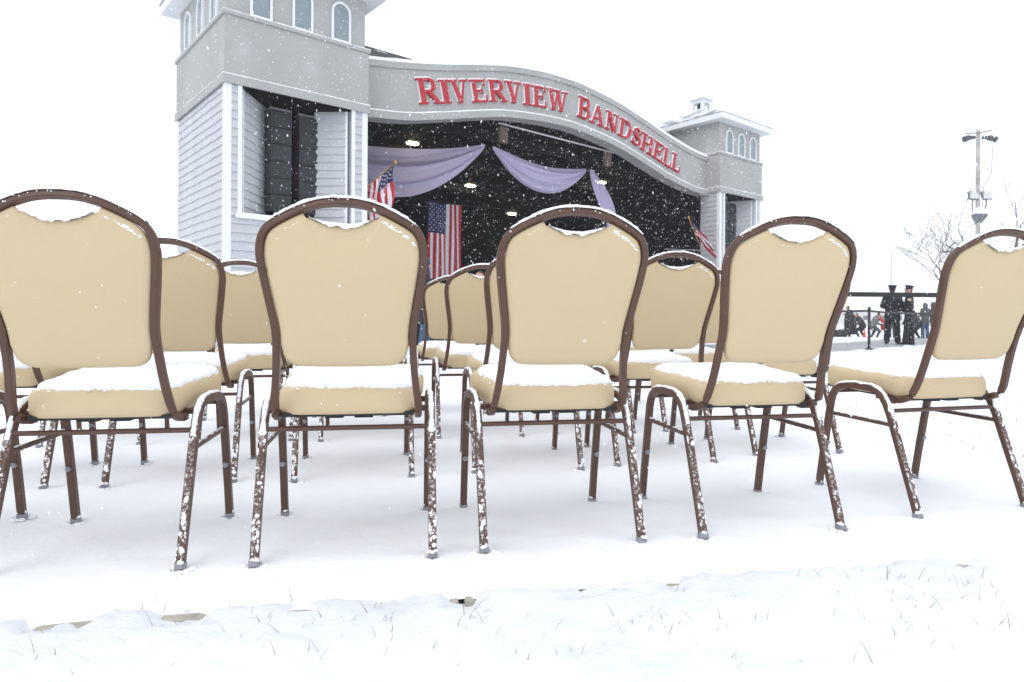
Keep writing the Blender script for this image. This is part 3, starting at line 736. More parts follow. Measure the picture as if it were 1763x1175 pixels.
for s, r, z, lab in ((7.22, 4.0, 6.72, 'warm lit ceiling lamp above the lavender swag at the tower side'), (11.09, 6.0, 6.12, 'warm lit ceiling lamp between the two swags, above the hanging flag'),
                     (14.9, 8.0, 5.66, 'warm lit ceiling lamp deepest on the stage, right of the hanging flag'), (16.3, 3.9, 6.63, 'warm lit ceiling lamp behind the narrow hanging voile tail')):
    t = empty('ceiling_lamp', bworld(s, r, z - .14), BA, lab, 'lamp')
    c = MB(); c.box((0, 0, .10), (.50, .34, .12), bev=.03); c.box((0, 0, .22), (.08, .08, .30)); c.build('housing', M['housing'], t)
    c = MB(); c.box((0, -.03, .01), (.36, .22, .05), bev=.015); c.build('lens', M['lamp'], t)

# ------------------------------------------------------------------ banquet chairs (local: x right, y forward, z up; origin between the rear feet)
PROF = [(.366, .118), (.374, .088), (.392, .062), (.42, .047), (.46, .034), (.52, .016), (.58, -.004), (.68, -.040), (.80, -.081), (.94, -.128)]
def pa(z): return interp(PROF, z)
def pn_(z):
    d = (pa(z + .01) - pa(z - .01)) / .02
    return Vector((0, -1, -d)).normalized()      # faces the rear
OUT = [(.0, .925), (.022, .9248), (.045, .9225), (.063, .919), (.082, .9135), (.101, .907), (.117, .900), (.133, .8922), (.148, .8845), (.161, .8775), (.174, .8695), (.185, .861), (.194, .850), (.2005, .838), (.2055, .823), (.2085, .806), (.2095, .787), (.2075, .765), (.204, .738), (.199, .705), (.1925, .665), (.187, .630), (.1838, .605), (.1828, .585), (.1832, .565), (.1845, .535), (.1875, .490), (.1925, .445), (.197, .415), (.200, .395)]
def inset(poly, d):
    out = []
    for i, p in enumerate(poly):
        a = poly[max(i - 1, 0)]; b = poly[min(i + 1, len(poly) - 1)]
        tx, ty = b[0] - a[0], b[1] - a[1]; l = math.hypot(tx, ty)
        out.append((p[0] + ty / l * d, p[1] - tx / l * d))
    return out
LG = .2275   # half the distance between the legs
LEGP = [(0.0, -.004), (.030, .083), (.060, .166), (.090, .250), (.112, .312), (.130, .352), (.147, .377), (.170, .394), (.200, .402), (.268, .405)]
FLEGP = [(.268, .405), (.325, .401), (.352, .394), (.374, .381), (.389, .361), (.398, .335), (.416, .250), (.442, .125), (.467, -.004)]
def seat_outline(n=64, grow=0.0):
    pts = []; hwr, hwf, y0, y1, rc = .190, .214, .085, .470, .058
    def edge(cx, cy, a0, a1):
        for k in range(9):
            a = R(a0 + (a1 - a0) * k / 8); pts.append((cx + rc * math.cos(a), cy + rc * math.sin(a)))
    edge(hwf - rc, y1 - rc, 0, 90)
    for k in range(1, 8): pts.append(((hwf - rc) * (1 - k / 4), y1 + .006 * math.sin(math.pi * k / 8)))
    edge(-hwf + rc, y1 - rc, 90, 180)
    for k in range(1, 8): q = k / 8; pts.append((-hwf + (hwf - hwr) * q, (y1 - rc) * (1 - q) + (y0 + rc) * q))
    edge(-hwr + rc, y0 + rc, 180, 270)
    for k in range(1, 8): pts.append((-(hwr - rc) * (1 - k / 4), y0 - .004 * math.sin(math.pi * k / 8)))
    edge(hwr - rc, y0 + rc, 270, 360)
    for k in range(1, 8): q = k / 8; pts.append((hwr + (hwf - hwr) * q, (y0 + rc) * (1 - q) + (y1 - rc) * q))
    return pts
def seat_tilt(y): return (y - .085) * .062 - .007
SO = seat_outline(); SCY = .28
SOD = []
for i in range(len(SO)):
    a_, b_ = SO[i], SO[(i + 1) % len(SO)]
    for q in range(4): SOD.append((a_[0] + (b_[0] - a_[0]) * q / 4, a_[1] + (b_[1] - a_[1]) * q / 4))
def ring(q, z, fn=None):
    out = []
    for x, y in SO:
        l = math.hypot(x, y - SCY); f = max(0.0, (l - q) / l)
        X, Y = x * f, SCY + (y - SCY) * f
        out.append((X, Y, z + seat_tilt(Y) + (fn(X, Y) if fn else 0)))
    return out
def loft(rings, close_last=True):
    m = MB(); n = len(rings[0])
    for r in rings: m.v += r
    for i in range(len(rings) - 1):
        for k in range(n): m.f.append((i * n + k, i * n + (k + 1) % n, (i + 1) * n + (k + 1) % n, (i + 1) * n + k))
    for idx, rv in ((0, True), (len(rings) - 1, False)):
        c = Vector((0, 0, 0))
        for p in rings[idx]: c += Vector(p)
        m.v.append(tuple(c / n)); b = len(m.v) - 1
        for k in range(n):
            m.f.append((idx * n + (k + 1) % n, idx * n + k, b) if rv else (idx * n + k, idx * n + (k + 1) % n, b))
    m.m = [0] * len(m.f)
    return m

def clump(m, c, rx, ry, rz, axis_t, axis_n, rnd, n=8):
    # a small uneven dollop of snow: dome on a surface (axis_t along, axis_n outwards)
    T = Vector(axis_t).normalized(); N = Vector(axis_n).normalized(); B = T.cross(N); c = Vector(c); vs = []
    for lv, (f, h) in enumerate(((1.0, -.15), (.82, .55), (.42, .93))):
        for k in range(n):
            a = 2 * math.pi * k / n + .3 * lv; q = f * rnd.uniform(.5, 1.3)
            vs.append(c + T * (rx * q * math.cos(a)) + B * (ry * q * math.sin(a)) + N * (rz * h))
    vs.append(c + N * rz)
    fs = []
    for lv in range(2):
        for k in range(n): fs.append((lv * n + k, lv * n + (k + 1) % n, (lv + 1) * n + (k + 1) % n, (lv + 1) * n + k))
    fs += [(2 * n + k, 2 * n + (k + 1) % n, 3 * n) for k in range(n)]
    m.add(vs, fs)

def chair_parts(variant):
    rnd = random.Random(100 + variant); P = {}
    # back frame: one bent rectangular tube
    cen = inset(OUT, .0095)
    cen = cen + [(.1905, .378), (.190, .369), (.190, .366)]
    right = [(x, z) for x, z in cen]; full = [(-x, z) for x, z in right[::-1][:-1]] + right
    pts = []; nr = []
    for i, (x, z) in enumerate(full):
        pts.append((x, pa(max(z, .366)), z)); nr.append(pn_(max(z, .372)))
    # forward curl at both ends
    for sg, seq in ((-1, 0), (1, 1)):
        ext = [((sg * .190), .135, .3635), ((sg * .190), .160, .364)]
        en = [Vector((0, -.25, -1)).normalized(), Vector((0, -.1, -1)).normalized()]
        if seq == 0: pts = ext[::-1] + pts; nr = en[::-1] + nr
        else: pts += ext; nr += en
    P['back_frame'] = MB().sweep(pts, nr, .0185, .0215, .003).mesh('back_frame', M['brown'], False)
    # upholstered back
    inn = inset(OUT, .0205)
    side = [(x, z) for x, z in inn if z > .553 and x > .086]
    right = [(.0, .8575), (.02, .8583), (.038, .8612), (.055, .8662), (.07, .872), (.080, .8765), (.087, .8778)] + [p for p in side if p[0] > .09]
    wx = .159
    right += [(wx + .0005, .552), (wx - .001, .541), (wx - .006, .529), (wx - .016, .519), (wx - .029, .512), (wx - .045, .5085), (.07, .5075), (.03, .507), (.0, .507)]
    outl = right + [(-x, z) for x, z in right[-2:0:-1]]
    cx, cz = 0, .69
    def pad_ring(ins, dep):
        o = []
        for x, z in outl:
            l = math.hypot(x - cx, z - cz); f = (l - ins) / l if ins < .02 else (1 - ins / .185) * (1 - .3 * max(0, .05 - ins)); X, Z = cx + (x - cx) * f, cz + (z - cz) * f
            p = Vector((X, pa(Z), Z)) + pn_(Z) * dep; o.append(tuple(p))
        return o
    prs = [pad_ring(.14, -.024), pad_ring(.05, -.022), pad_ring(.012, -.017), pad_ring(.002, -.008), pad_ring(0, -.001), pad_ring(.001, .005), pad_ring(.006, .010), pad_ring(.018, .013), pad_ring(.05, .0155), pad_ring(.10, .017), pad_ring(.15, .0175)]
    P['backrest'] = loft(prs).mesh('backrest', M['vinyl_back'], True)
    # seat cushion
    dome = lambda X, Y: 0.0
    sr = [ring(.05, .3755), ring(.022, .3755), ring(.008, .379), ring(.001, .390), ring(0, .405), ring(0, .424), ring(.002, .436), ring(.008, .446), ring(.020, .452), ring(.05, .457), ring(.10, .461), ring(.16, .463)]
    P['seat'] = loft(sr).mesh('seat', M['vinyl'], True)
    m = MB()
    m.add([(-.178, .095, .366), (.178, .095, .366), (.198, .45, .388), (-.198, .45, .388), (-.178, .095, .3765), (.178, .095, .3765), (.198, .45, .3985), (-.198, .45, .3985)],
          [(0, 3, 2, 1), (4, 5, 6, 7), (0, 1, 5, 4), (1, 2, 6, 5), (2, 3, 7, 6), (3, 0, 4, 7)])
    for x in (-.05, .03): m.box((x + .01, .13, .3625), (.05, .03, .008))
    P['seat_board'] = m.mesh('seat_board', M['black_board'])
    m = MB()
    m.sweep([(-LG, .385, .378), (LG, .385, .378)], (0, 0, 1), .018, .018, .003); m.sweep([(-LG, .170, .376), (LG, .170, .376)], (0, 0, 1), .018, .016, .003)
    P['seat_frame'] = m.mesh('seat_frame', M['brown'])
    P['cross_bar'] = MB().sweep([(-LG, .118, .331), (LG, .118, .331)], (0, 0, 1), .013, .013, .003).mesh('cross_bar', M['brown'])
    for sg, nm in ((-1, 'l'), (1, 'r')):
        P['rear_leg_' + nm] = MB().sweep([(sg * LG, y, z) for y, z in LEGP], [Vector((1, 0, 0))] * len(LEGP), .0235, .0215, .003).mesh('leg', M['brown_frost'])
        P['front_leg_' + nm] = MB().sweep([(sg * LG, y, z) for y, z in FLEGP], [Vector((1, 0, 0))] * len(FLEGP), .0235, .0215, .003).mesh('leg', M['brown'])
        P['side_bar_' + nm] = MB().sweep([(sg * LG, .103, .284), (sg * LG, .408, .292)], (1, 0, 0), .013, .013, .003).mesh('side_bar', M['brown'])
        for fy, nm2 in ((0.0, 'r'), (.467, 'f')):
            sl_ = .36 if fy == 0 else -.21
            P['cap_' + nm2 + nm] = MB().sweep([(sg * LG, fy + .002 * (1 if fy == 0 else -1), .006 - .010), (sg * LG, fy + sl_ * .018, .013)], (1, 0, 0), .0270, .0250, .004).mesh('foot_cap', M['cap'])
        m = MB(); m.lathe([(.002, 0), (.009, 0), (.0085, .004), (.005, .0075), (.001, .008)], 10, mtx=Matrix.Translation((sg * LG, .4285 - .0122, .175)) @ Matrix.Rotation(R(102), 4, 'X'))
        P['bumper_' + nm] = m.mesh('bumper', M['cap'], True)
    # ---- snow
    ph = rnd.uniform(0, 50); es = rnd.uniform(.6, 1.3)
    # bare strips: how far the snow has slid from each side of the cushion
    def edge_n(k): x, y = SOD[k]; return .010 + .008 * es * (nz(x, y, ph, 14) + .7 * nz(x, y, ph + 9, 45) + .5 * nz(x, y, ph + 6, 130) + .35 * nz(x, y, ph + 8, 300)) + .010 * max(0, nz(x, y, ph + 3, 6)) + (.008 if x < -.12 else 0)
    def sring(extra, z, amp):
        o = []
        for k, (x, y) in enumerate(SOD):
            q = max(.002, edge_n(k) if extra < .03 else .010) + extra; l = math.hypot(x, y - SCY); f = max(0, (l - q) / l); X, Y = x * f, SCY + (y - SCY) * f
            o.append((X, Y, z + seat_tilt(Y) + amp * nz(X, Y, ph, 18)))
        return o
    rs = [sring(.004, .444, 0), sring(.0, .449, .001), sring(.002, .457, .003), sring(.007, .463, .003), sring(.018, .4685, .003), sring(.04, .4725, .003), sring(.08, .4755, .003), sring(.12, .477, .003), sring(.16, .478, .003)]
    sm_ = loft(rs)
    for q in range(34):   # crumbs that broke off along the rim
        k = rnd.randrange(len(SOD)); x, y = SOD[k]; l = math.hypot(x, y - SCY); f = (l - rnd.uniform(.002, .016)) / l; X, Y = x * f, SCY + (y - SCY) * f
        clump(sm_, (X, Y, .4475 + seat_tilt(Y) + (l * (1 - f)) * .35), rnd.uniform(.002, .006), rnd.uniform(.002, .005), rnd.uniform(.002, .004), (1, 0, 0), (x / l * .5, (y - SCY) / l * .5, 1), rnd, 6)
    P['seat_snow'] = sm_.mesh('seat_snow', M['snow'], True)
    # strip along the crown of the frame
    m = MB(); arc = [(x, z) for x, z in OUT if z > .838]; arc = [(-x, z) for x, z in arc[::-1][:-1]] + arc
    dense = []
    for i in range(len(arc) - 1):
        for q in range(3): t = q / 3; dense.append((arc[i][0] * (1 - t) + arc[i + 1][0] * t, arc[i][1] * (1 - t) + arc[i + 1][1] * t))
    lo, hi = -.188 + rnd.uniform(0, .02), .196 - rnd.uniform(0, .02); k = 0; sec = []
    dense = [p for p in dense if lo < p[0] < hi]
    for i, (x, z) in enumerate(dense):
        a = dense[max(0, i - 1)]; b = dense[min(len(dense) - 1, i + 1)]; tx, tz = b[0] - a[0], b[1] - a[1]; l = math.hypot(tx, tz)
        nx_, nz__ = -tz / l, tx / l
        th = (.0050 + .0025 * nz(x, z, ph, 25) + .002 * nz(x, z, ph + 2, 80)) * (1 if 4 < i < len(dense) - 5 else .4)
        N = pn_(z); y = pa(z); bk, fw = .0098 + .0025 * nz(x, z, ph + 5, 60), .0105
        for off, h in ((-fw, -.004), (-fw * .7, th), (0, th * 1.15), (bk * .7, th), (bk, -.0025)):
            p = Vector((x + nx_ * h, y, z + nz__ * h)) + N * off; m.v.append(tuple(p))
    for i in range(len(dense) - 1):
        for j in range(4): m.f.append((i * 5 + j, i * 5 + j + 1, i * 5 + j + 6, i * 5 + j + 5))
    m.m = [0] * len(m.f)
    P['crown_snow'] = m.mesh('crown_snow', M['snow'], True); m = MB()
    # snow in the dip and on the shoulder of the backrest
    dip = [(-.078, .8775), (-.066, .8715), (-.05, .866), (-.034, .8615), (-.018, .8592), (0, .8585), (.018, .8592), (.034, .8615), (.05, .866), (.066, .8715), (.078, .8775)]
    dd = []
    for i in range(len(dip) - 1):
        for q in range(4): t = q / 4; dd.append((dip[i][0] * (1 - t) + dip[i + 1][0] * t, dip[i][1] * (1 - t) + dip[i + 1][1] * t))
    b0 = len(m.v)
    for i, (x, z) in enumerate(dd):
        e = math.sin(math.pi * i / (len(dd) - 1)) ** .5; N = pn_(z); y = pa(z)
        th = (.007 + .002 * nz(x, 1, ph, 40)) * e; dr = (.009 + .006 * nz(x, 3, ph, 45) + .004 * nz(x, 3, ph + 7, 120)) * e
        for off, h in ((-.018, -.004), (-.012, th), (.004, th), (.011, th * .3 - .002), (.0165, -dr)): m.v.append(tuple(Vector((x, y, z + h)) + N * off))
    nn = len(dd)
    m.f += [(b0 + i * 5 + j, b0 + i * 5 + j + 1, b0 + i * 5 + j + 6, b0 + i * 5 + j + 5) for i in range(nn - 1) for j in range(4)]; m.m = [0] * len(m.f)
    for q in range(26):   # feathery patch on the right shoulder
        t = rnd.random(); x = .098 + .075 * t; zz = .868 - .030 * t - .018 * t * t + rnd.uniform(-.006, .002)
        clump(m, Vector((x, pa(zz), zz)) + pn_(zz) * .0105, rnd.uniform(.004, .010), rnd.uniform(.002, .004), rnd.uniform(.002, .005), (1, 0, -.35), pn_(zz), rnd, 6)
    for q in range(5):
        t = rnd.random(); x = -.100 - .05 * t; zz = .866 - .026 * t
        clump(m, Vector((x, pa(zz), zz)) + pn_(zz) * .010, rnd.uniform(.003, .008), rnd.uniform(.0015, .003), .003, (1, 0, .35), pn_(zz), rnd, 6)
    for q in range(22):   # flecks stuck on the tube
        i = rnd.randrange(len(dense)); x, z = dense[i]; zz = z - rnd.uniform(.004, .020)
        clump(m, Vector((x, pa(zz), zz)) + pn_(zz) * .0108, rnd.uniform(.001, .003), rnd.uniform(.001, .0025), .0015, (1, 0, 0), pn_(zz), rnd, 6)
    P['backrest_snow'] = m.mesh('backrest_snow', M['snow'], True)
    # ridges on the side rails
    for sg in (-1, 1):
        m = MB(); b0 = len(m.v); path = [p for p in LEGP if p[1] > .30] + FLEGP[1:4]
        dn = []
        for i in range(len(path) - 1):
            for q in range(5): t = q / 5; dn.append((path[i][0] * (1 - t) + path[i + 1][0] * t, path[i][1] * (1 - t) + path[i + 1][1] * t))
        for i, (y, z) in enumerate(dn):
            a = dn[max(0, i - 1)]; b = dn[min(len(dn) - 1, i + 1)]; ty, tz = b[0] - a[0], b[1] - a[1]; l = math.hypot(ty, tz); ny, nzz = -tz / l, ty / l
            ends = min(1, i / 6, (len(dn) - 1 - i) / 5); th = (.0060 + .004 * nz(y, z, ph + sg, 20)) * ends ** .6; wv = .0108 * (.70 + .35 * nz(y, z, ph + 4, 35) + .3 * nz(y, z, ph + 1, 110))
            for xx, h in ((-wv, -.003), (-wv * .75, th * .8), (0, th), (wv * .75, th * .8), (wv, -.003)):
                m.v.append((sg * LG + xx, y + ny * (.0116 + h), z + nzz * (.0116 + h)))
        m.f += [(b0 + i * 5 + j, b0 + i * 5 + j + 1, b0 + i * 5 + j + 6, b0 + i * 5 + j + 5) for i in range(len(dn) - 1) for j in range(4)]; m.m = [0] * len(m.f)
        P['rail_snow_' + 'lr'[sg > 0]] = m.mesh('rail_snow', M['snow'], True)
    # lumps clinging to the sloped backs of the rear legs and to the feet
    m = MB()
    for sg in (-1, 1):
        z = .012
        while z < .315:
            y = z * .36; t = Vector((0, .36, 1)).normalized(); nrm = Vector((0, -1, .36)).normalized()
            dens = .34 + .55 * nz(z * 10, sg, ph, 1.7) + (.25 if z < .12 else 0)
            for q in range(5):
                if rnd.random() < dens * .42:
                    off = rnd.uniform(-.0095, .0095); r_ = .0014 + .0066 * rnd.random() ** 2.2
                    clump(m, Vector((sg * LG + off, y, z)) + nrm * .0112, r_ * rnd.uniform(.8, 1.9), min(r_, .011 - abs(off)), r_ * rnd.uniform(.3, .6), t, nrm, rnd, 7)
            z += rnd.uniform(.005, .010)
        for fy, s_ in ((0, .36), (.467, -.2)):
            for q in range(5): clump(m, (sg * LG + rnd.uniform(-.012, .012), fy + rnd.uniform(-.014, .002) * (1 if fy == 0 else 1), .017), .007, .006, .005, (1, 0, 0), (0, -.3, 1), rnd, 7)
            for q in range(9):
                a = rnd.uniform(0, 6.28); clump(m, (sg * LG + .028 * math.cos(a), fy + .026 * math.sin(a), -.004), .014, .012, .007, (1, 0, 0), (0, 0, 1), rnd, 7)
        for q in range(16):
            t = rnd.random(); clump(m, (sg * LG, .103 + .305 * t, .2905 + .008 * t), rnd.uniform(.006, .014), .005, .003, (0, 1, 0), (0, 0, 1), rnd, 6)
    P['leg_snow'] = m.mesh('leg_snow', M['snow'], True)
    return P

def make_chair(P):
    t = empty('banquet_chair')
    link('seat', P['seat'], t); link('backrest', P['backrest'], t); bf = link('back_frame', P['back_frame'], t)
    link('seat_board', P['seat_board'], t); link('seat_frame', P['seat_frame'], t); link('cross_bar', P['cross_bar'], t)
    for nm in 'lr':
        for fr in ('rear', 'front'):
            lg = link('leg', P[fr + '_leg_' + nm], t); link('foot_cap', P['cap_' + fr[0] + nm], lg)
            if fr == 'front': link('bumper', P['bumper_' + nm], lg)
        link('side_bar', P['side_bar_' + nm], t)
    link('seat_snow', P['seat_snow'], t, 'stuff'); link('crown_snow', P['crown_snow'], bf); link('backrest_snow', P['backrest_snow'], t, 'stuff'); link('rail_snow', P['rail_snow_l'], t); link('rail_snow', P['rail_snow_r'], t); link('leg_snow', P['leg_snow'], t, 'stuff')
    return t

CHAIRS = [   # rear-foot midpoint x, y, turn, what singles it out
    (-1.695, 1.669, 10, 'chair in the back row, tower-side end seat'),
    (-1.060, 1.690, 8, 'chair in the back row, second from the tower end'),
    (-0.433, 1.782, 9, 'chair in the back row, third from the tower end'),
    (0.150, 1.902, 11, 'chair in the back row, third from the crowd end'),
    (0.785, 2.036, 11.5, 'chair in the back row, second from the crowd end'),
    (1.540, 2.270, 15, 'chair at the back row end, standing apart nearest the barrier and crowd'),
    (-1.96, 2.490, 11, 'chair in the second row from the back, tower-side end seat'),
    (-1.300, 2.600, 11.3, 'chair in the second row from the back, second from the tower end'),
    (-0.625, 2.710, 11, 'chair in the second row from the back, third from the tower end'),
    (0.075, 2.865, 11, 'chair in the second row from the back, third from the crowd end'),
    (0.690, 3.030, 11, 'chair in the second row from the back, second from the crowd end'),
    (1.375, 3.265, 13, 'chair in the second row from the back, crowd-side end seat'),
    (-2.10, 3.40, 11, 'chair in the third row from the back, tower-side end seat'),
    (-1.375, 3.520, 11, 'chair in the third row from the back, second from the tower end'),
    (-0.770, 3.600, 11, 'chair in the third row from the back, third from the tower end'),
    (-0.165, 3.700, 11, 'chair in the third row from the back, third from the crowd end'),
    (0.470, 3.840, 11, 'chair in the third row from the back, second from the crowd end'),
    (1.110, 3.970, 12, 'chair in the third row from the back, crowd-side end seat'),
    (-1.72, 4.360, 11, 'chair in the front row, tower-side end seat'),
    (-1.06, 4.480, 11, 'chair in the front row, second from the tower end'),
    (-0.405, 4.610, 11, 'chair in the front row, third from the tower end'),
    (0.240, 4.740, 11, 'chair in the front row, second from the crowd end'),
    (0.880, 4.900, 12, 'chair in the front row, crowd-side end seat'),
]
protos = [make_chair(chair_parts(v)) for v in range(6)]
used = set()
for i, (x, y, a, lab) in enumerate(CHAIRS):
    v = [1, 0, 2, 3, 4, 5][i % 6] if i < 6 else (i * 5 + 2) % 6
    if v in used: o = copy_tree(protos[v])
    else: o = protos[v]; used.add(v)
    o.location = (x, y, 0.002); o.rotation_euler = (R(random.uniform(-.4, .4)), R(random.uniform(-.3, .3)), R(a + (random.uniform(-.5, .5) if i > 5 else 0)))
    tag(o, 'snow-dusted beige banquet ' + lab, 'chair', 'banquet chairs set out in rows on the snowy floor')

# ------------------------------------------------------------------ people
def cap_mesh(bm, p0, r0, p1, r1):
    p0, p1 = Vector(p0), Vector(p1); d = p1 - p0; L = d.length
    for p, r in ((p0, r0), (p1, r1)): bmesh.ops.create_uvsphere(bm, u_segments=12, v_segments=8, radius=r, matrix=Matrix.Translation(p))
    if L > 1e-4:
        q = d.to_track_quat('Z', 'Y').to_matrix().to_4x4()
        bmesh.ops.create_cone(bm, cap_ends=True, segments=12, radius1=r0, radius2=r1, depth=L, matrix=Matrix.Translation((p0 + p1) / 2) @ q)
def person(loc, face, prims, lofts, label, height=1.0, voxel=.016, cat='person', group=None):
    """prims: (p0, r0, p1, r1, material key); lofts: (rings [(cx, cy, z, rx, ry)], material key). Faces +y before turning."""
    bm = bmesh.new()
    for p0, r0, p1, r1, mk in prims: cap_mesh(bm, p0, r0, p1, r1)
    for rings, mk in lofts:
        n = 18; prev = None; allr = []
        for cx, cy, z, rx, ry in rings:
            allr.append([bm.verts.new((cx + rx * math.cos(2 * math.pi * k / n), cy + ry * math.sin(2 * math.pi * k / n), z)) for k in range(n)])
        for a, b in zip(allr[:-1], allr[1:]):
            for k in range(n): bm.faces.new((a[k], a[(k + 1) % n], b[(k + 1) % n], b[k]))
        bm.faces.new(allr[0][::-1]); bm.faces.new(allr[-1])
    me = bpy.data.meshes.new('body'); bm.to_mesh(me); bm.free()
    tmp = bpy.data.objects.new('body_tmp', me); COL.objects.link(tmp)
    md = tmp.modifiers.new('remesh', 'REMESH'); md.mode = 'VOXEL'; md.voxel_size = voxel
    sm = tmp.modifiers.new('smooth', 'SMOOTH'); sm.factor = .5; sm.iterations = 2
    dg = bpy.context.evaluated_depsgraph_get(); out = bpy.data.meshes.new_from_object(tmp.evaluated_get(dg))
    bpy.data.objects.remove(tmp); bpy.data.meshes.remove(me)
    keys = []
    for *_, mk in prims: keys += [mk] if mk not in keys else []
    for *_, mk in lofts: keys += [mk] if mk not in keys else []
    out.materials.clear()
    for k in keys: out.materials.append(M[k])
    P = [(np.array(p0), r0, np.array(p1), r1, keys.index(mk)) for p0, r0, p1, r1, mk in prims]
    nf = len(out.polygons); c = np.empty(nf * 3); out.polygons.foreach_get('center', c); c = c.reshape(-1, 3)
    best = np.full(nf, 9e9); bi = np.zeros(nf, dtype=np.int32)
    for p0, r0, p1, r1, mi in P:
        d = p1 - p0; L2 = float(d @ d); t = np.clip(((c - p0) @ d) / max(L2, 1e-9), 0, 1)
        q = np.linalg.norm(c - p0 - d * t[:, None], axis=1) - (r0 + (r1 - r0) * t)
        k = q < best; best[k] = q[k]; bi[k] = mi
    for rings, mk in lofts:
        zs = [r[2] for r in rings]; cx, cy, rx, ry = [np.interp(c[:, 2], zs, [r[j] for r in rings]) for j in (0, 1, 3, 4)]
        q = (np.hypot((c[:, 0] - cx) / rx, (c[:, 1] - cy) / ry) - 1) * np.minimum(rx, ry) - .004
        k = (q < best) & (c[:, 2] > zs[0] - .02) & (c[:, 2] < zs[-1] + .02); best[k] = q[k]; bi[k] = keys.index(mk)
    out.polygons.foreach_set('material_index', bi); out.polygons.foreach_set('use_smooth', np.ones(nf, dtype=bool))
    t = empty('person', loc, face, label, cat, group); t.scale = (height,) * 3
    body = link('body', out, t)
    return t
def head(c, face_dir=0.0, hair='hair', hood=None, scale=1.0):
    c = Vector(c); f = Vector((math.sin(face_dir), math.cos(face_dir), 0)); s = Vector((f.y, -f.x, 0)); q = scale
    pr = [(c + Vector((0, 0, .025)) - f * .012, .083 * q, c + Vector((0, 0, -.02)) + f * .012, .072 * q, 'skin'), (c + Vector((0, 0, -.07)) + f * .03, .048 * q, c + Vector((0, 0, -.085)) + f * .045, .034 * q, 'skin'),
          (c + f * .088 + Vector((0, 0, .005)), .010, c + f * .102 + Vector((0, 0, -.022)), .014, 'skin')]
    for sg in (-1, 1): pr.append((c + s * sg * .083 + Vector((0, 0, .012)) - f * .008, .016, c + s * sg * .084 + Vector((0, 0, -.015)), .012, 'skin'))
    for sg in (-1, 1): pr.append((c + f * .080 + s * sg * .030 + Vector((0, 0, .018)), .008, c + f * .081 + s * sg * .031 + Vector((0, 0, .018)), .008, 'hair'))
    pr.append((c + f * .085 + s * .018 + Vector((0, 0, -.052)), .007, c + f * .085 - s * .018 + Vector((0, 0, -.052)), .007, 'red_coat'))
    if hood: pr += [(c + Vector((0, 0, .04)) - f * .03, .108, c + Vector((0, 0, -.03)) - f * .04, .108, hood), (c + Vector((0, 0, -.09)) - f * .03, .10, c + Vector((0, 0, -.15)) - f * .03, .11, hood), (c + Vector((0, 0, .075)) + f * .02, .062, c + Vector((0, 0, .06)), .075, hood)]
    else: pr += [(c + Vector((0, 0, .05)) - f * .022, .078 * q, c + Vector((0, 0, -.01)) - f * .045, .066 * q, hair)]
    return pr
def hand(w, d, side, mk='skin'):
    # palm, four unequal curled fingers and a thumb leaving the palm's side
    w = Vector(w); d = Vector(d).normalized(); up = Vector((0, 0, 1)) if abs(d.z) < .8 else Vector((0, 1, 0)); b = d.cross(up).normalized(); n = b.cross(d)
    pr = [(w, .026, w + d * .07, .032, mk)]
    for k, L in enumerate((.062, .074, .070, .055)):
        o = w + d * .085 + b * (.027 - .018 * k); pr += [(o, .0095, o + d * L * .55, .009, mk), (o + d * L * .55, .009, o + d * L * .8 + n * .022 * side, .008, mk)]
    o = w + d * .035 + b * .030; pr += [(o, .012, o + b * .028 + d * .030, .010, mk), (o + b * .028 + d * .030, .010, o + b * .026 + d * .058, .009, mk)]
    return pr
def legs(mk, shoe, spread=.10, step=(0, 0), hip=.92, fat=1.0):
    pr = []
    for i, sg in enumerate((-1, 1)):
        st = step[i]
        pr += [((sg * .085, 0, hip - .02), .088 * fat, (sg * (spread + .0), st * .5 + .012, .50), .064 * fat, mk), ((sg * spread, st * .5 + .012, .50), .064 * fat, (sg * (spread + .01), st - .01, .11), .050 * fat * fat, mk),
               ((sg * (spread + .01), st - .03, .06), .045, (sg * (spread + .015), st + .05, .045), .042, shoe), ((sg * (spread + .015), st + .05, .042), .042, (sg * (spread + .025), st + .17, .035), .034, shoe)]
    return pr
def arms(mk, glove, L, Rr):
    pr = []
    for sg, (el, wr) in ((-1, L), (1, Rr)):
        sh = (sg * .185, -.005, 1.425)
        pr += [(sh, .068, el, .055, mk), (el, .055, wr, .042, mk)]
        d = Vector(wr) - Vector(el); pr += hand(Vector(wr) + d.normalized() * .02, d, -1, glove)
    return pr
def coat(hem, mk, belly=1.0, flare=.22):
    return ([(0, -.01, hem, flare, .16), (0, -.01, .80, .185 * belly, .135), (0, 0, .98, .168 * belly, .125), (0, 0, 1.12, .170 * belly, .125), (0, .005, 1.28, .190, .130), (0, 0, 1.40, .185, .115), (0, -.005, 1.47, .115, .085), (0, 0, 1.52, .07, .065)], mk)
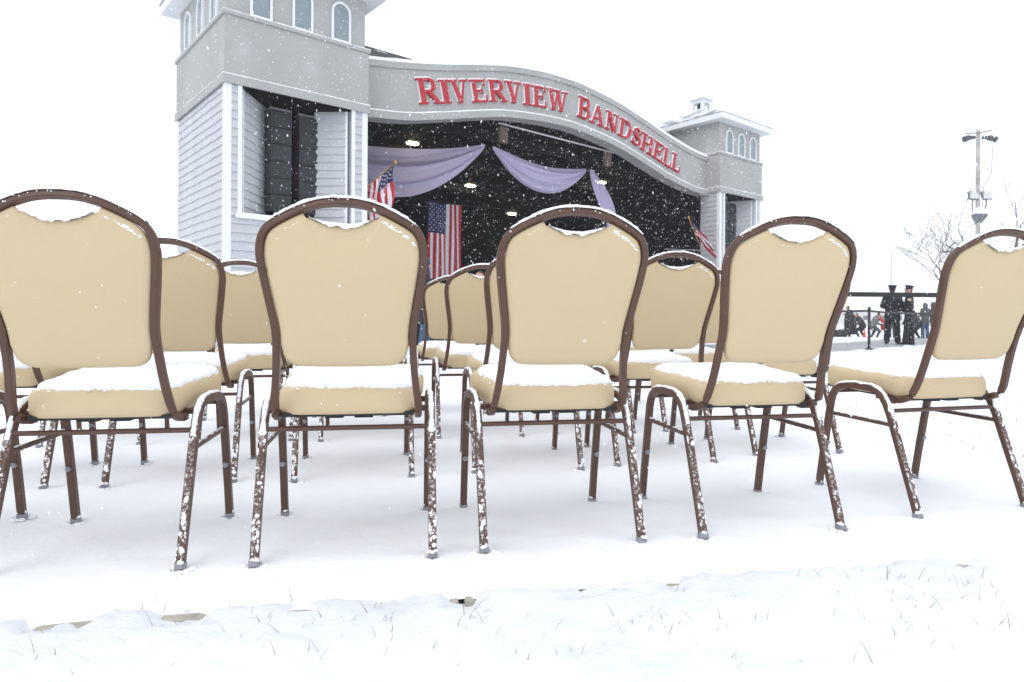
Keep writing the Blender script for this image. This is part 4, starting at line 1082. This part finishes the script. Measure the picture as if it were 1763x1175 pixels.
def peaked_cap(t, z=1.70, face=0.0, tilt=0.0):
    mt = Matrix.Translation((0, 0, z)) @ Matrix.Rotation(-face, 4, 'Z') @ Matrix.Rotation(tilt, 4, 'X')
    m = MB(); m.lathe([(.094, -.035), (.096, .015), (.118, .045), (.128, .062), (.118, .075), (.02, .085)], 20, mtx=mt); hat = m.build('peaked_cap', M['navy'], t, True)
    m = MB(); vs = []
    for k in range(9):
        a = R(-70 + 140 * k / 8); vs += [mt @ Vector((.094 * math.sin(a), .094 * math.cos(a), -.022)), mt @ Vector((.100 * math.sin(a), .094 * math.cos(a) + .055 * math.cos(a * 1.2), -.050)), mt @ Vector((.096 * math.sin(a), .094 * math.cos(a) + .05 * math.cos(a * 1.2), -.056))]
    m.add(vs, [(3 * i + a, 3 * i + 3 + a, 3 * i + 3 + (a + 1) % 3, 3 * i + (a + 1) % 3) for i in range(8) for a in range(3)]); m.build('visor', M['post'], hat)
    m = MB(); m.lathe([(.001, 0), (.018, .002), (.016, .006), (.001, .008)], 10, mtx=mt @ Matrix.Translation((0, .117, .03)) @ Matrix.Rotation(R(-90), 4, 'X')); m.build('badge', M['gold'], hat)

GZ = -.05
# officer seen from behind, hands together in front
pr = legs('navy', 'post', .135, fat=1.3) + arms('navy', 'navy', ((-.285, -.02, 1.15), (-.10, .22, 1.06)), ((.285, -.02, 1.15), (.10, .22, 1.08))) + head((0, .01, 1.625))
pr += [((0, 0, 1.47), .062, (0, .005, 1.56), .058, 'skin')]
t = person((12.42, 22.3, GZ), R(-28), pr, [coat(.72, 'navy', 1.18, .215)], 'uniformed officer in navy coat and peaked cap, back turned, hands in front', 1.085)
peaked_cap(t, 1.705)
# officer in three-quarter view with a shoulder patch
pr = legs('navy', 'post', .12, (.10, -.06), fat=1.3) + arms('navy', 'navy', ((-.27, -.06, 1.14), (-.22, .14, .98)), ((.265, .0, 1.15), (.12, .22, 1.04))) + head((0, .02, 1.625), R(-12))
pr += [((0, 0, 1.47), .062, (0, .005, 1.56), .058, 'skin')]
t = person((12.74, 21.9, GZ), R(58), pr, [coat(.70, 'navy', 1.28, .24)], 'uniformed officer in peaked cap turned sideways, round patch on the sleeve', 1.07)
peaked_cap(t, 1.705, R(-12), R(8))
for mk, q, nm in (('gold', .055, 'sleeve_patch'), ('patch_white', .03, 'patch_centre')):
    m = MB(); m.lathe([(.001, 0), (q, .0), (q * .95, .006 if mk == 'gold' else .012), (.001, .007 if mk == 'gold' else .014)], 14, mtx=Matrix.Translation((-.272, -.02, 1.34)) @ Matrix.Rotation(R(-90), 4, 'Y') @ Matrix.Rotation(R(-20), 4, 'X'))
    if nm == 'sleeve_patch': pt = m.build(nm, M[mk], t)
    else: m.build(nm, M[mk], pt)
# figure in a long dark cape, head bowed
pr = legs('dark', 'post', .09) + arms('dark', 'skin', ((-.32, .02, 1.18), (-.12, .20, 1.22)), ((.27, .0, 1.14), (.22, .12, .92))) + head((0, .09, 1.55)) + [((0, .02, 1.45), .062, (0, .07, 1.50), .056, 'skin')]
person((17.1, 34.6, GZ - .1), R(60), pr, [([(.05, -.05, .22, .36, .30), (.03, -.04, .75, .33, .29), (0, -.02, 1.1, .30, .25), (0, .0, 1.32, .26, .18), (0, 0, 1.44, .13, .10), (0, .01, 1.5, .07, .06)], 'dark')], 'person in a long black coat hunched near the orange cone and duffel bag', 1.0)
def stooped(loc, face, top, legm, label, extra=None, hood=None, h=1.0):
    # bending forward with knees bent, legs apart
    pr = []
    for sg in (-1, 1):
        pr += [((sg * .10, -.10, .62), .10, (sg * .19, .16, .40), .075, legm), ((sg * .19, .16, .40), .07, (sg * .20, -.02, .10), .052, legm), ((sg * .20, -.03, .055), .045, (sg * .22, .16, .04), .038, 'post')]
        pr += [((sg * .19, .16, 1.02), .068, (sg * .25, .34, .80), .055, top), ((sg * .25, .34, .80), .055, (sg * .12, .50, .70), .042, top)] + hand((sg * .11, .52, .69), (-sg * .3, .6, -.3), -1, 'skin')
    pr += [((0, -.10, .66), .17, (0, .04, .90), .165, top), ((0, .04, .90), .165, (0, .15, 1.04), .155, top), ((0, .18, 1.08), .07, (0, .25, 1.16), .058, 'skin')] + head((0, .28, 1.21), 0, 'hair', hood)
    if extra: pr += extra
    return person(loc, face, pr, [], label, h)
stooped((17.85, 34.9, GZ - .1), R(100), 'charcoal', 'dark', 'stooping person in dark jacket, knees apart, beside the orange cone', None, None, .98)
t = stooped((18.15, 34.2, GZ - .1), R(-80), 'grey_coat', 'charcoal', 'stooping person in grey coat with bright red sleeves and bag', [((.22, .16, 1.04), .075, (.27, .30, .84), .068, 'red_coat'), ((-.20, .16, 1.04), .075, (-.26, .32, .84), .066, 'red_coat')], None, 1.0)
m = MB(); m.box((.05, .52, .62), (.34, .24, .36), bev=.06); m.build('red_bag', M['red_coat'], t)
# two hooded onlookers
pr = legs('jeans', 'post', .13, fat=1.3) + arms('olive', 'skin', ((-.27, .0, 1.14), (-.16, .20, 1.10)), ((.27, .02, 1.14), (.14, .20, 1.12))) + head((0, .02, 1.60), 0, 'hair', 'olive')
person((19.0, 31.4, GZ - .05), R(15), pr, [coat(.80, 'olive', 1.12, .205)], 'onlooker in olive hooded jacket and loose jeans, back turned', .97)
pr = legs('jeans', 'post', .11, (.06, -.05), fat=1.25) + arms('charcoal', 'skin', ((-.27, .0, 1.14), (-.16, .18, 1.08)), ((.27, -.02, 1.14), (.24, .06, .90))) + head((0, .02, 1.60), R(20), 'hair', 'charcoal')
person((19.55, 31.7, GZ - .05), R(70), pr, [coat(.82, 'charcoal', 1.10, .20)], 'onlooker in charcoal hooded jacket turned sideways, blue jeans', 1.0)
stooped((18.35, 31.0, GZ - .05), R(30), 'dark', 'dark', 'stooping person in black coat behind the patched officer', None, None, 1.05)
pr = legs('dark', 'post', .11, fat=1.2) + arms('dark', 'skin', ((-.27, .0, 1.14), (-.16, .20, 1.06)), ((.27, .0, 1.14), (.20, .14, .98))) + head((0, .02, 1.61), R(30))
person((16.05, 34.2, GZ - .1), R(-60), pr, [coat(.60, 'dark', 1.2, .23)], 'person in black knee-length coat standing over the duffel bag', .92)
pr = legs('charcoal', 'post', .11, fat=1.2) + arms('charcoal', 'skin', ((-.27, .0, 1.14), (-.16, .20, 1.06)), ((.27, .0, 1.14), (.20, .14, .98))) + head((0, .02, 1.61), R(-20), 'hair', 'navy_hood')
person((18.15, 32.6, GZ - .05), R(120), pr, [coat(.66, 'charcoal', 1.15, .22)], 'person in navy hood and charcoal coat half hidden between the two officers', .86)
# two by the stage, only parts of them showing over the chairs
pr = legs('jeans', 'post', .10, (.10, -.08)) + arms('dark', 'skin', ((-.27, .02, 1.14), (-.16, .22, 1.10)), ((.27, -.02, 1.14), (.20, .18, 1.02))) + head((0, .02, 1.64), 0, 'hair', 'navy_hood')
t = person((-1.62, 12.6, GZ), R(-75), pr, [coat(.62, 'dark', 1.15, .21)], 'person in navy hood and black coat walking past the hanging flag', 1.05)
pr = legs('dark', 'post', .10) + arms('charcoal', 'skin', ((-.27, .02, 1.14), (-.16, .22, 1.10)), ((.27, -.02, 1.14), (.20, .18, 1.02))) + head((0, .02, 1.62))
person((-.66, 13.9, GZ), R(150), pr, [coat(.70, 'charcoal', 1.1, .21)], 'bareheaded person facing the chairs in front of the stage', .985)

# ------------------------------------------------------------------ barriers, cones, bag
def post_thing(x, y, label, h=1.06):
    t = empty('barrier_post', (x, y, GZ + .02), 0, label, 'barrier post')
    m = MB(); m.lathe([(.0, 0), (.10, 0), (.10, .015), (.085, .03), (.04, .045), (.033, .06)], 20); m.build('base', M['post'], t, True)
    m = MB(); m.tube([(0, 0, .05), (0, 0, h)], .033, 12); m.build('post', M['post'], t, True)
    m = MB(); m.lathe([(.033, h - .10), (.040, h - .09), (.040, h - .005), (.034, h + .01), (.002, h + .016)], 14); m.build('head', M['post'], t, True)
    m = MB(); m.lathe([(.030, h + .012), (.026, h + .03), (.002, h + .04)], 10); m.build('snow_cap', M['snow'], t, True)
    return t
def belt(a, b, label, zc=.98, w=.052, sag=.02):
    base = Vector((a[0], a[1], GZ + .02)); m = MB(); n = 14; d = Vector((b[0] - a[0], b[1] - a[1], 0)); nn = Vector((d.y, -d.x, 0)).normalized() * .0015
    for i in range(n + 1):
        u = i / n; c = d * u; z = zc - sag * 4 * u * (1 - u)
        for s_, q in ((1, -1), (1, 1), (-1, 1), (-1, -1)): m.v.append(c + nn * s_ + Vector((0, 0, z + q * w / 2)))
    for i in range(n):
        for j in range(4): m.f.append((i * 4 + j, i * 4 + (j + 1) % 4, i * 4 + 4 + (j + 1) % 4, i * 4 + 4 + j))
    m.m = [0] * len(m.f); o = m.build('barrier_belt', M['belt'], None); o.location = base
    return tag(o, label, 'barrier belt')
q1, q2, q3, q4 = (9.05, 17.3), (12.35, 21.0), (14.35, 22.4), (6.35, 17.2)
post_thing(*q1, 'black barrier post standing on the snow beside the plowed path'); post_thing(*q2, 'black barrier post right in front of the two officers')
post_thing(*q3, 'black barrier post past the officers, behind the end chair'); post_thing(*q4, 'black barrier post behind the chair backs, toward the stage')
belt(q4, q1, 'black belt stretched from the path post toward the stage'); belt(q1, q2, 'black belt stretched across the officers at waist height'); belt(q2, q3, 'black belt leading on past the officers to the hooded onlookers')
n1, n2 = (3.65, 8.65), (7.7, 9.05)
post_thing(*n1, 'black barrier post hidden behind the chair next to the end chair', 1.10); post_thing(*n2, 'black barrier post hidden behind the end chair', 1.10)
belt(n1, n2, 'broad black belt crossing in front of the officers\' shoulders', 1.03, .06, .0)

def cone(x, y, label):
    t = empty('traffic_cone', (x, y, GZ), 0, label, 'traffic cone'); t.scale = (.55, .55, .55)
    m = MB(); m.box((0, 0, .02), (.36, .36, .04), bev=.01); m.build('base', M['orange'], t)
    m = MB(); m.lathe([(.14, .04), (.13, .06), (.035, .66), (.028, .70), (.005, .70)], 18); m.build('cone_body', M['orange'], t, True)
cone(17.45, 33.8, 'orange traffic cone between the long black coat and the stooping person'); cone(18.0, 31.2, 'orange traffic cone showing between the two officers')
t = empty('duffel_bag', (16.1, 33.6, GZ - .03), R(15), 'black duffel bag lying on the snow by the long black coat', 'bag')
m = MB(); m.lathe([(.02, -.38), (.17, -.37), (.20, -.28), (.205, 0), (.20, .28), (.17, .37), (.02, .38)], 16, mtx=Matrix.Translation((0, 0, .19)) @ Matrix.Rotation(R(90), 4, 'Y')); m.build('bag_body', M['duffel'], t, True)
m = MB(); m.tube([(-.15, -.1, .34), (-.13, -.16, .42), (.13, -.16, .42), (.15, -.1, .34)], .014, 6); m.build('handle', M['charcoal'], t, True)

# ------------------------------------------------------------------ flood-light pole, street lamp, trees, far things
PX, PY = 33.4, 49.0
t = empty('floodlight_pole', (PX, PY, GZ - .1), 0, 'weathered wooden utility pole carrying two pairs of floodlights', 'light pole')
m = MB(); m.tube([(0, 0, 0), (.02, 0, 5), (-.01, 0, 10), (.0, 0, 14.6), (0, 0, 14.75)], [.165, .155, .145, .13, .09], 12); m.build('pole', M['pole_wood'], t, True)
for sg in (-1, 1):
    m = MB(); mt = Matrix.Translation((sg * .47 + .12, -.1, 9.72)) @ Matrix.Rotation(R(-18), 4, 'X'); m.box((0, 0, .28), (.68, .20, .64), mtx=mt, bev=.03); fl = m.build('flood_lamp', M['steel'], t)
    m = MB(); m.box((0, -.115, .28), (.62, .03, .58), mtx=mt); m.build('lens', M['patch_white'], fl)
    m = MB(); m.box((0, .03, .62), (.70, .26, .10), mtx=mt, bev=.03); m.build('snow_cap', M['snow'], fl)
    m = MB(); m.tube([(sg * .47 + .12, 0, 9.85), (sg * .50 + .10, 0, 9.3), (sg * .40, 0, 8.85), (sg * .2, 0, 8.7)], .05, 6); m.build('bracket_arm', M['steel'], t, True)
    m = MB(); mt = Matrix.Translation((sg * .78, -.1, 14.1)) @ Matrix.Rotation(sg * R(14), 4, 'Y') @ Matrix.Rotation(R(12), 4, 'X')
    m.box((0, 0, 0), (.26, .34, .36), mtx=mt, bev=.05); m.lathe([(.13, 0), (.22, .24), (.23, .28), (.02, .25)], 14, mtx=mt @ Matrix.Translation((sg * .10, -.1, 0)) @ Matrix.Rotation(sg * R(95), 4, 'Y')); m.build('flood_lamp', M['charcoal'], t)
    m = MB(); m.box((sg * .42, -.05, 14.15), (.32, .24, .22), bev=.04); m.build('ballast_box', M['charcoal'], t)
m = MB(); m.box((0, -.18, 8.55), (.95, .40, .14), bev=.02)
m.add([(-.5, -.3, 8.47), (.5, -.3, 8.47), (.2, -.1, 8.0), (-.2, -.1, 8.0), (-.5, 0, 8.47), (.5, 0, 8.47), (.2, 0, 8.0), (-.2, 0, 8.0)], [(0, 1, 2, 3), (4, 7, 6, 5), (0, 3, 7, 4), (1, 5, 6, 2), (3, 2, 6, 7), (0, 4, 5, 1)])
m.build('bracket', M['steel'], t)
m = MB(); m.lathe([(.46, 0), (.40, .22), (.22, .45), (.03, .52)], 12, c=(0, -.18, 8.63)); m.build('snow_cap', M['snow'], t, True)
m = MB(); m.tube([(-.95, -.05, 14.42), (0, -.2, 14.45), (.95, -.05, 14.68)], .045, 6); m.build('crossarm', M['steel'], t)
m = MB(); m.tube([(.9, -.1, 14.2), (.95, -.1, 13), (.9, -.1, 11.6), (.3, -.15, 10.6), (.18, -.2, 9)], .02, 5); m.build('cable', M['charcoal'], t, True)

t = empty('street_lamp', (41.0, 60.0, GZ - .1), 0, 'slim street lamp arm showing through the bare branches', 'street lamp')
m = MB(); m.tube([(0, 0, 0), (0, 0, 6.6), (-.3, 0, 7.0), (-2.6, 0, 7.15)], [.10, .07, .06, .045], 8); m.build('pole', M['steel'], t, True)
m = MB(); m.box((-3.0, 0, 7.12), (.9, .34, .18), bev=.06); m.build('lamp_head', M['steel'], t)
t = empty('flagpole', (33.3, 60.0, GZ - .1), 0, 'thin bare flagpole rising above the first officer\'s cap', 'flagpole')
m = MB(); m.tube([(0, 0, 0), (0, 0, 6.9)], [.05, .03], 8); m.build('pole', M['steel'], t, True)
m = MB(); m.lathe([(.005, -.07), (.07, 0), (.005, .07)], 10, c=(0, 0, 6.95)); m.build('ball', M['gold'], t, True)

def bare_tree(x, y, H, seed, label, spread=1.0):
    rnd = random.Random(seed); t = empty('bare_tree', (x, y, GZ - .15), 0, label, 'tree', None)
    tr = MB(); cr = MB()
    def grow(p, d, L, r, lv):
        pts = [p]; rr = [r]; n = 4; q = Vector(p); dd = Vector(d).normalized()
        for i in range(n):
            dd = (dd + Vector((rnd.uniform(-1, 1), rnd.uniform(-1, 1), rnd.uniform(-.2, .5))) * (.09 + .02 * lv)).normalized(); q = q + dd * L / n; pts.append(q.copy()); rr.append(max(.015, r * (1 - .45 * (i + 1) / n)))
        (tr if lv == 0 else cr).tube(pts, rr, 7 if lv == 0 else (5 if lv < 3 else 3), cap=False)
        if lv >= 4 or L < .22: return
        for k in range(rnd.choice((3, 4)) if lv < 2 else rnd.choice((2, 3, 3))):
            i = rnd.choice((2, 3, 4, 4)) if lv else rnd.choice((2, 3, 4)); a = rnd.uniform(0, 6.28); out = Vector((math.cos(a), math.sin(a), 0))
            nd = (dd * rnd.uniform(.6, 1.1) + out * rnd.uniform(.45, 1.0) * spread + Vector((0, 0, .15))).normalized()
            grow(pts[i], nd, L * rnd.uniform(.58, .80), rr[i] * rnd.uniform(.58, .78), lv + 1)
    grow(Vector((0, 0, 0)), Vector((0, 0, 1)), H * .40, H * .017, 0)
    tr.build('trunk', M['bark'], t, True); cr.build('crown', M['bark'], t, True, 'stuff')
bare_tree(32.9, 45.0, 13.0, 5, 'bare spreading tree behind the end chair, beside the floodlight pole')
bare_tree(30.6, 47.0, 8.6, 12, 'lower bare tree left of the floodlight pole, branches reaching over the officers', 1.25)
bare_tree(47.0, 62.0, 9.0, 21, 'farther bare tree beyond the floodlight pole')

def far_house(x, y, rz, w, d, h, rh, nwin, label):
    t = empty('far_building', (x, y, GZ - .3), rz, label, 'building')
    m = MB(); m.span((-w / 2, 0, 0), (w / 2, d, h)); m.build('wall', M['far_wall'], t)
    m = MB(); o = .6
    m.add([(-w / 2 - o, -o, h + .01), (w / 2 + o, -o, h + .01), (w / 2 + o, d + o, h + .01), (-w / 2 - o, d + o, h + .01), (-w / 2 - o, d / 2, h + rh), (w / 2 + o, d / 2, h + rh)], [(0, 1, 5, 4), (2, 3, 4, 5), (0, 4, 3), (1, 2, 5), (3, 2, 1, 0)])
    m.build('roof', M['snow'], t)
    wm = MB().span((-.8, -.06, 0), (.8, .05, 1.5)).mesh('window', M['far_dark'])
    for i in range(nwin): wv = link('window', wm, t); wv.location = (-w / 2 + w * (i + .5) / nwin, 0, h * .42)
far_house(122, 225, R(-20), 34, 12, 5.0, 2.5, 7, 'long low pale building in the haze beyond the crowd')
far_house(178, 300, R(-12), 30, 14, 8.0, 3.5, 6, 'pale building farther off in the haze, left of the end chair')

# ------------------------------------------------------------------ grass blades poking through the snow
rnd = random.Random(77); gm = MB()
tufts = [(-0.79, 1.51), (-0.73, 1.45), (-0.69, 1.47), (-0.49, 1.47), (-0.35, 1.46), (-0.3, 1.42), (-0.28, 1.47), (-0.19, 1.36), (-0.17, 1.42), (-0.07, 1.4), (0.24, 1.47), (0.25, 1.44), (0.31, 1.49), (0.32, 1.45), (0.44, 1.46), (0.77, 1.67), (0.92, 1.71), (0.97, 1.73), (0.92, 1.57), (0.91, 1.51), (1.06, 1.68), (1.05, 1.57), (1.13, 1.64), (0.82, 1.46), (0.85, 1.38), (0.68, 1.34), (-0.55, 1.35), (-0.45, 1.31), (-0.88, 1.3), (1.04, 1.44), (0.97, 1.62), (0.86, 1.56), (0.43, 1.56), (0.09, 1.35), (-0.04, 1.48)]
def blade(x, y, L, w):
    z = ground_z(x, y); a = rnd.uniform(0, 6.28); le = rnd.uniform(.25, 1.5); dx, dy = math.cos(a) * le, math.sin(a) * le; px_, py_ = -math.sin(a) * w, math.cos(a) * w
    nrm = math.sqrt(1 + le * le); vs = []
    for k, (f, ww) in enumerate(((-.25, 1), (.35, .9), (.72, .6), (1.0, .08))):
        s_ = f * L / nrm; b = .25 * L * f * f * (1 if f > 0 else 0)
        vs += [(x + dx * s_ + math.cos(a) * b - px_ * ww, y + dy * s_ + math.sin(a) * b - py_ * ww, z + s_ - .3 * b), (x + dx * s_ + math.cos(a) * b + px_ * ww, y + dy * s_ + math.sin(a) * b + py_ * ww, z + s_ - .3 * b)]
    gm.add(vs, [(2 * i, 2 * i + 1, 2 * i + 3, 2 * i + 2) for i in range(3)])
for cx, cy in tufts:
    for k in range(rnd.randrange(3, 9)): blade(cx + rnd.gauss(0, .045), cy + rnd.gauss(0, .030), rnd.uniform(.012, .046), rnd.uniform(.0004, .0009))
for k in range(110):
    x, y = rnd.uniform(-1.2, 2.0), rnd.uniform(1.18, 1.95)
    if plat(x, y)[1] < -.10: blade(x, y, rnd.uniform(.010, .036), rnd.uniform(.0004, .0008))
for k in range(1500):
    x, y = rnd.uniform(-5, 9), rnd.uniform(6.5, 13)
    if plat(x, y)[1] > P_T1 + .1 and nz(x, y, 3, .8) > -.05: blade(x, y, rnd.uniform(.02, .07), rnd.uniform(.0008, .002))
for k in range(500):
    x, y = rnd.uniform(2.2, 7), rnd.uniform(2.2, 7)
    if plat(x, y)[0] > P_U1 + .15: blade(x, y, rnd.uniform(.015, .05), rnd.uniform(.0008, .0018))
tag(gm.build('grass_blades', M['grass']), 'dry grass blades poking through the snow', 'grass', kind='stuff')

# ------------------------------------------------------------------ falling snow
rng = np.random.default_rng(5)
NF = 70000
p = np.stack([rng.uniform(-11, 17, NF), 0.9 + 25.1 * rng.random(NF), rng.uniform(0.02, 9.5, NF)], 1)
lx = (p[:, 0] - BC.x) * math.cos(BA) + (p[:, 1] - BC.y) * math.sin(BA); ly = -(p[:, 0] - BC.x) * math.sin(BA) + (p[:, 1] - BC.y) * math.cos(BA)
keep = ~((lx > -.1) & (lx < 22.2) & (ly > -.15)) & (np.hypot(p[:, 0], p[:, 1]) > .95)
# only the wedge of air that a viewer near here looks through
keep &= np.abs(p[:, 0]) < 1.5 + .95 * p[:, 1]
pn2 = np.stack([rng.uniform(-1.5, 1.7, 230), rng.uniform(.75, 1.75, 230), rng.uniform(.05, 1.25, 230)], 1)
p = np.concatenate([p[keep], pn2]); n = len(p)
sz = .0032 + .0046 * rng.random(n) ** 2.0
near = np.clip(np.hypot(p[:, 0], p[:, 1]) / 7.0, .25, 1.0); sz = sz * near
dirs = np.stack([rng.normal(.25, .25, n), rng.normal(0, .2, n), -np.ones(n)], 1); dirs /= np.linalg.norm(dirs, axis=1)[:, None]
ax_ = np.cross(dirs, np.array([0.3, 1.0, 0.1])); ax_ /= np.linalg.norm(ax_, axis=1)[:, None]; bx_ = np.cross(dirs, ax_)
el = rng.uniform(1.2, 2.6, n)
oc = np.stack([dirs * (sz * el)[:, None], ax_ * (sz * rng.uniform(.7, 1.2, n))[:, None], bx_ * (sz * rng.uniform(.6, 1.1, n))[:, None]], 1)
V = np.concatenate([p[:, None] + oc, p[:, None] - oc], 1).reshape(-1, 3)
tri = np.array([(0, 1, 2), (1, 3, 2), (3, 4, 2), (4, 0, 2), (1, 0, 5), (3, 1, 5), (4, 3, 5), (0, 4, 5)])
F = (np.arange(n)[:, None, None] * 6 + tri[None]).reshape(-1, 3)
fm = bpy.data.meshes.new('snowflakes'); fm.vertices.add(len(V)); fm.vertices.foreach_set('co', V.astype(np.float32).ravel())
fm.loops.add(F.size); fm.loops.foreach_set('vertex_index', F.astype(np.int32).ravel()); fm.polygons.add(len(F))
fm.polygons.foreach_set('loop_start', np.arange(0, F.size, 3, dtype=np.int32)); fm.update(calc_edges=True); fm.validate()
fm.polygons.foreach_set('use_smooth', [True] * len(fm.polygons)); fm.materials.append(M['snow'])
tag(link('snowflakes', fm), 'snowflakes drifting down through the air', 'snow', kind='stuff')

# ------------------------------------------------------------------ haze of the snowfall
hz = MB().span((-960, -70, -2.0), (960, 960, 46)).build('haze', [], None, kind='stuff')
hm_ = bpy.data.materials.new('haze'); hm_.use_nodes = True; nn_ = hm_.node_tree.nodes; nn_.clear()
vo = nn_.new('ShaderNodeVolumePrincipled'); vo.inputs['Color'].default_value = (.97, .98, 1, 1); vo.inputs['Density'].default_value = .0009; vo.inputs['Anisotropy'].default_value = 0.0
oo = nn_.new('ShaderNodeOutputMaterial'); hm_.node_tree.links.new(vo.outputs[0], oo.inputs['Volume'])
hz.data.materials.append(hm_)
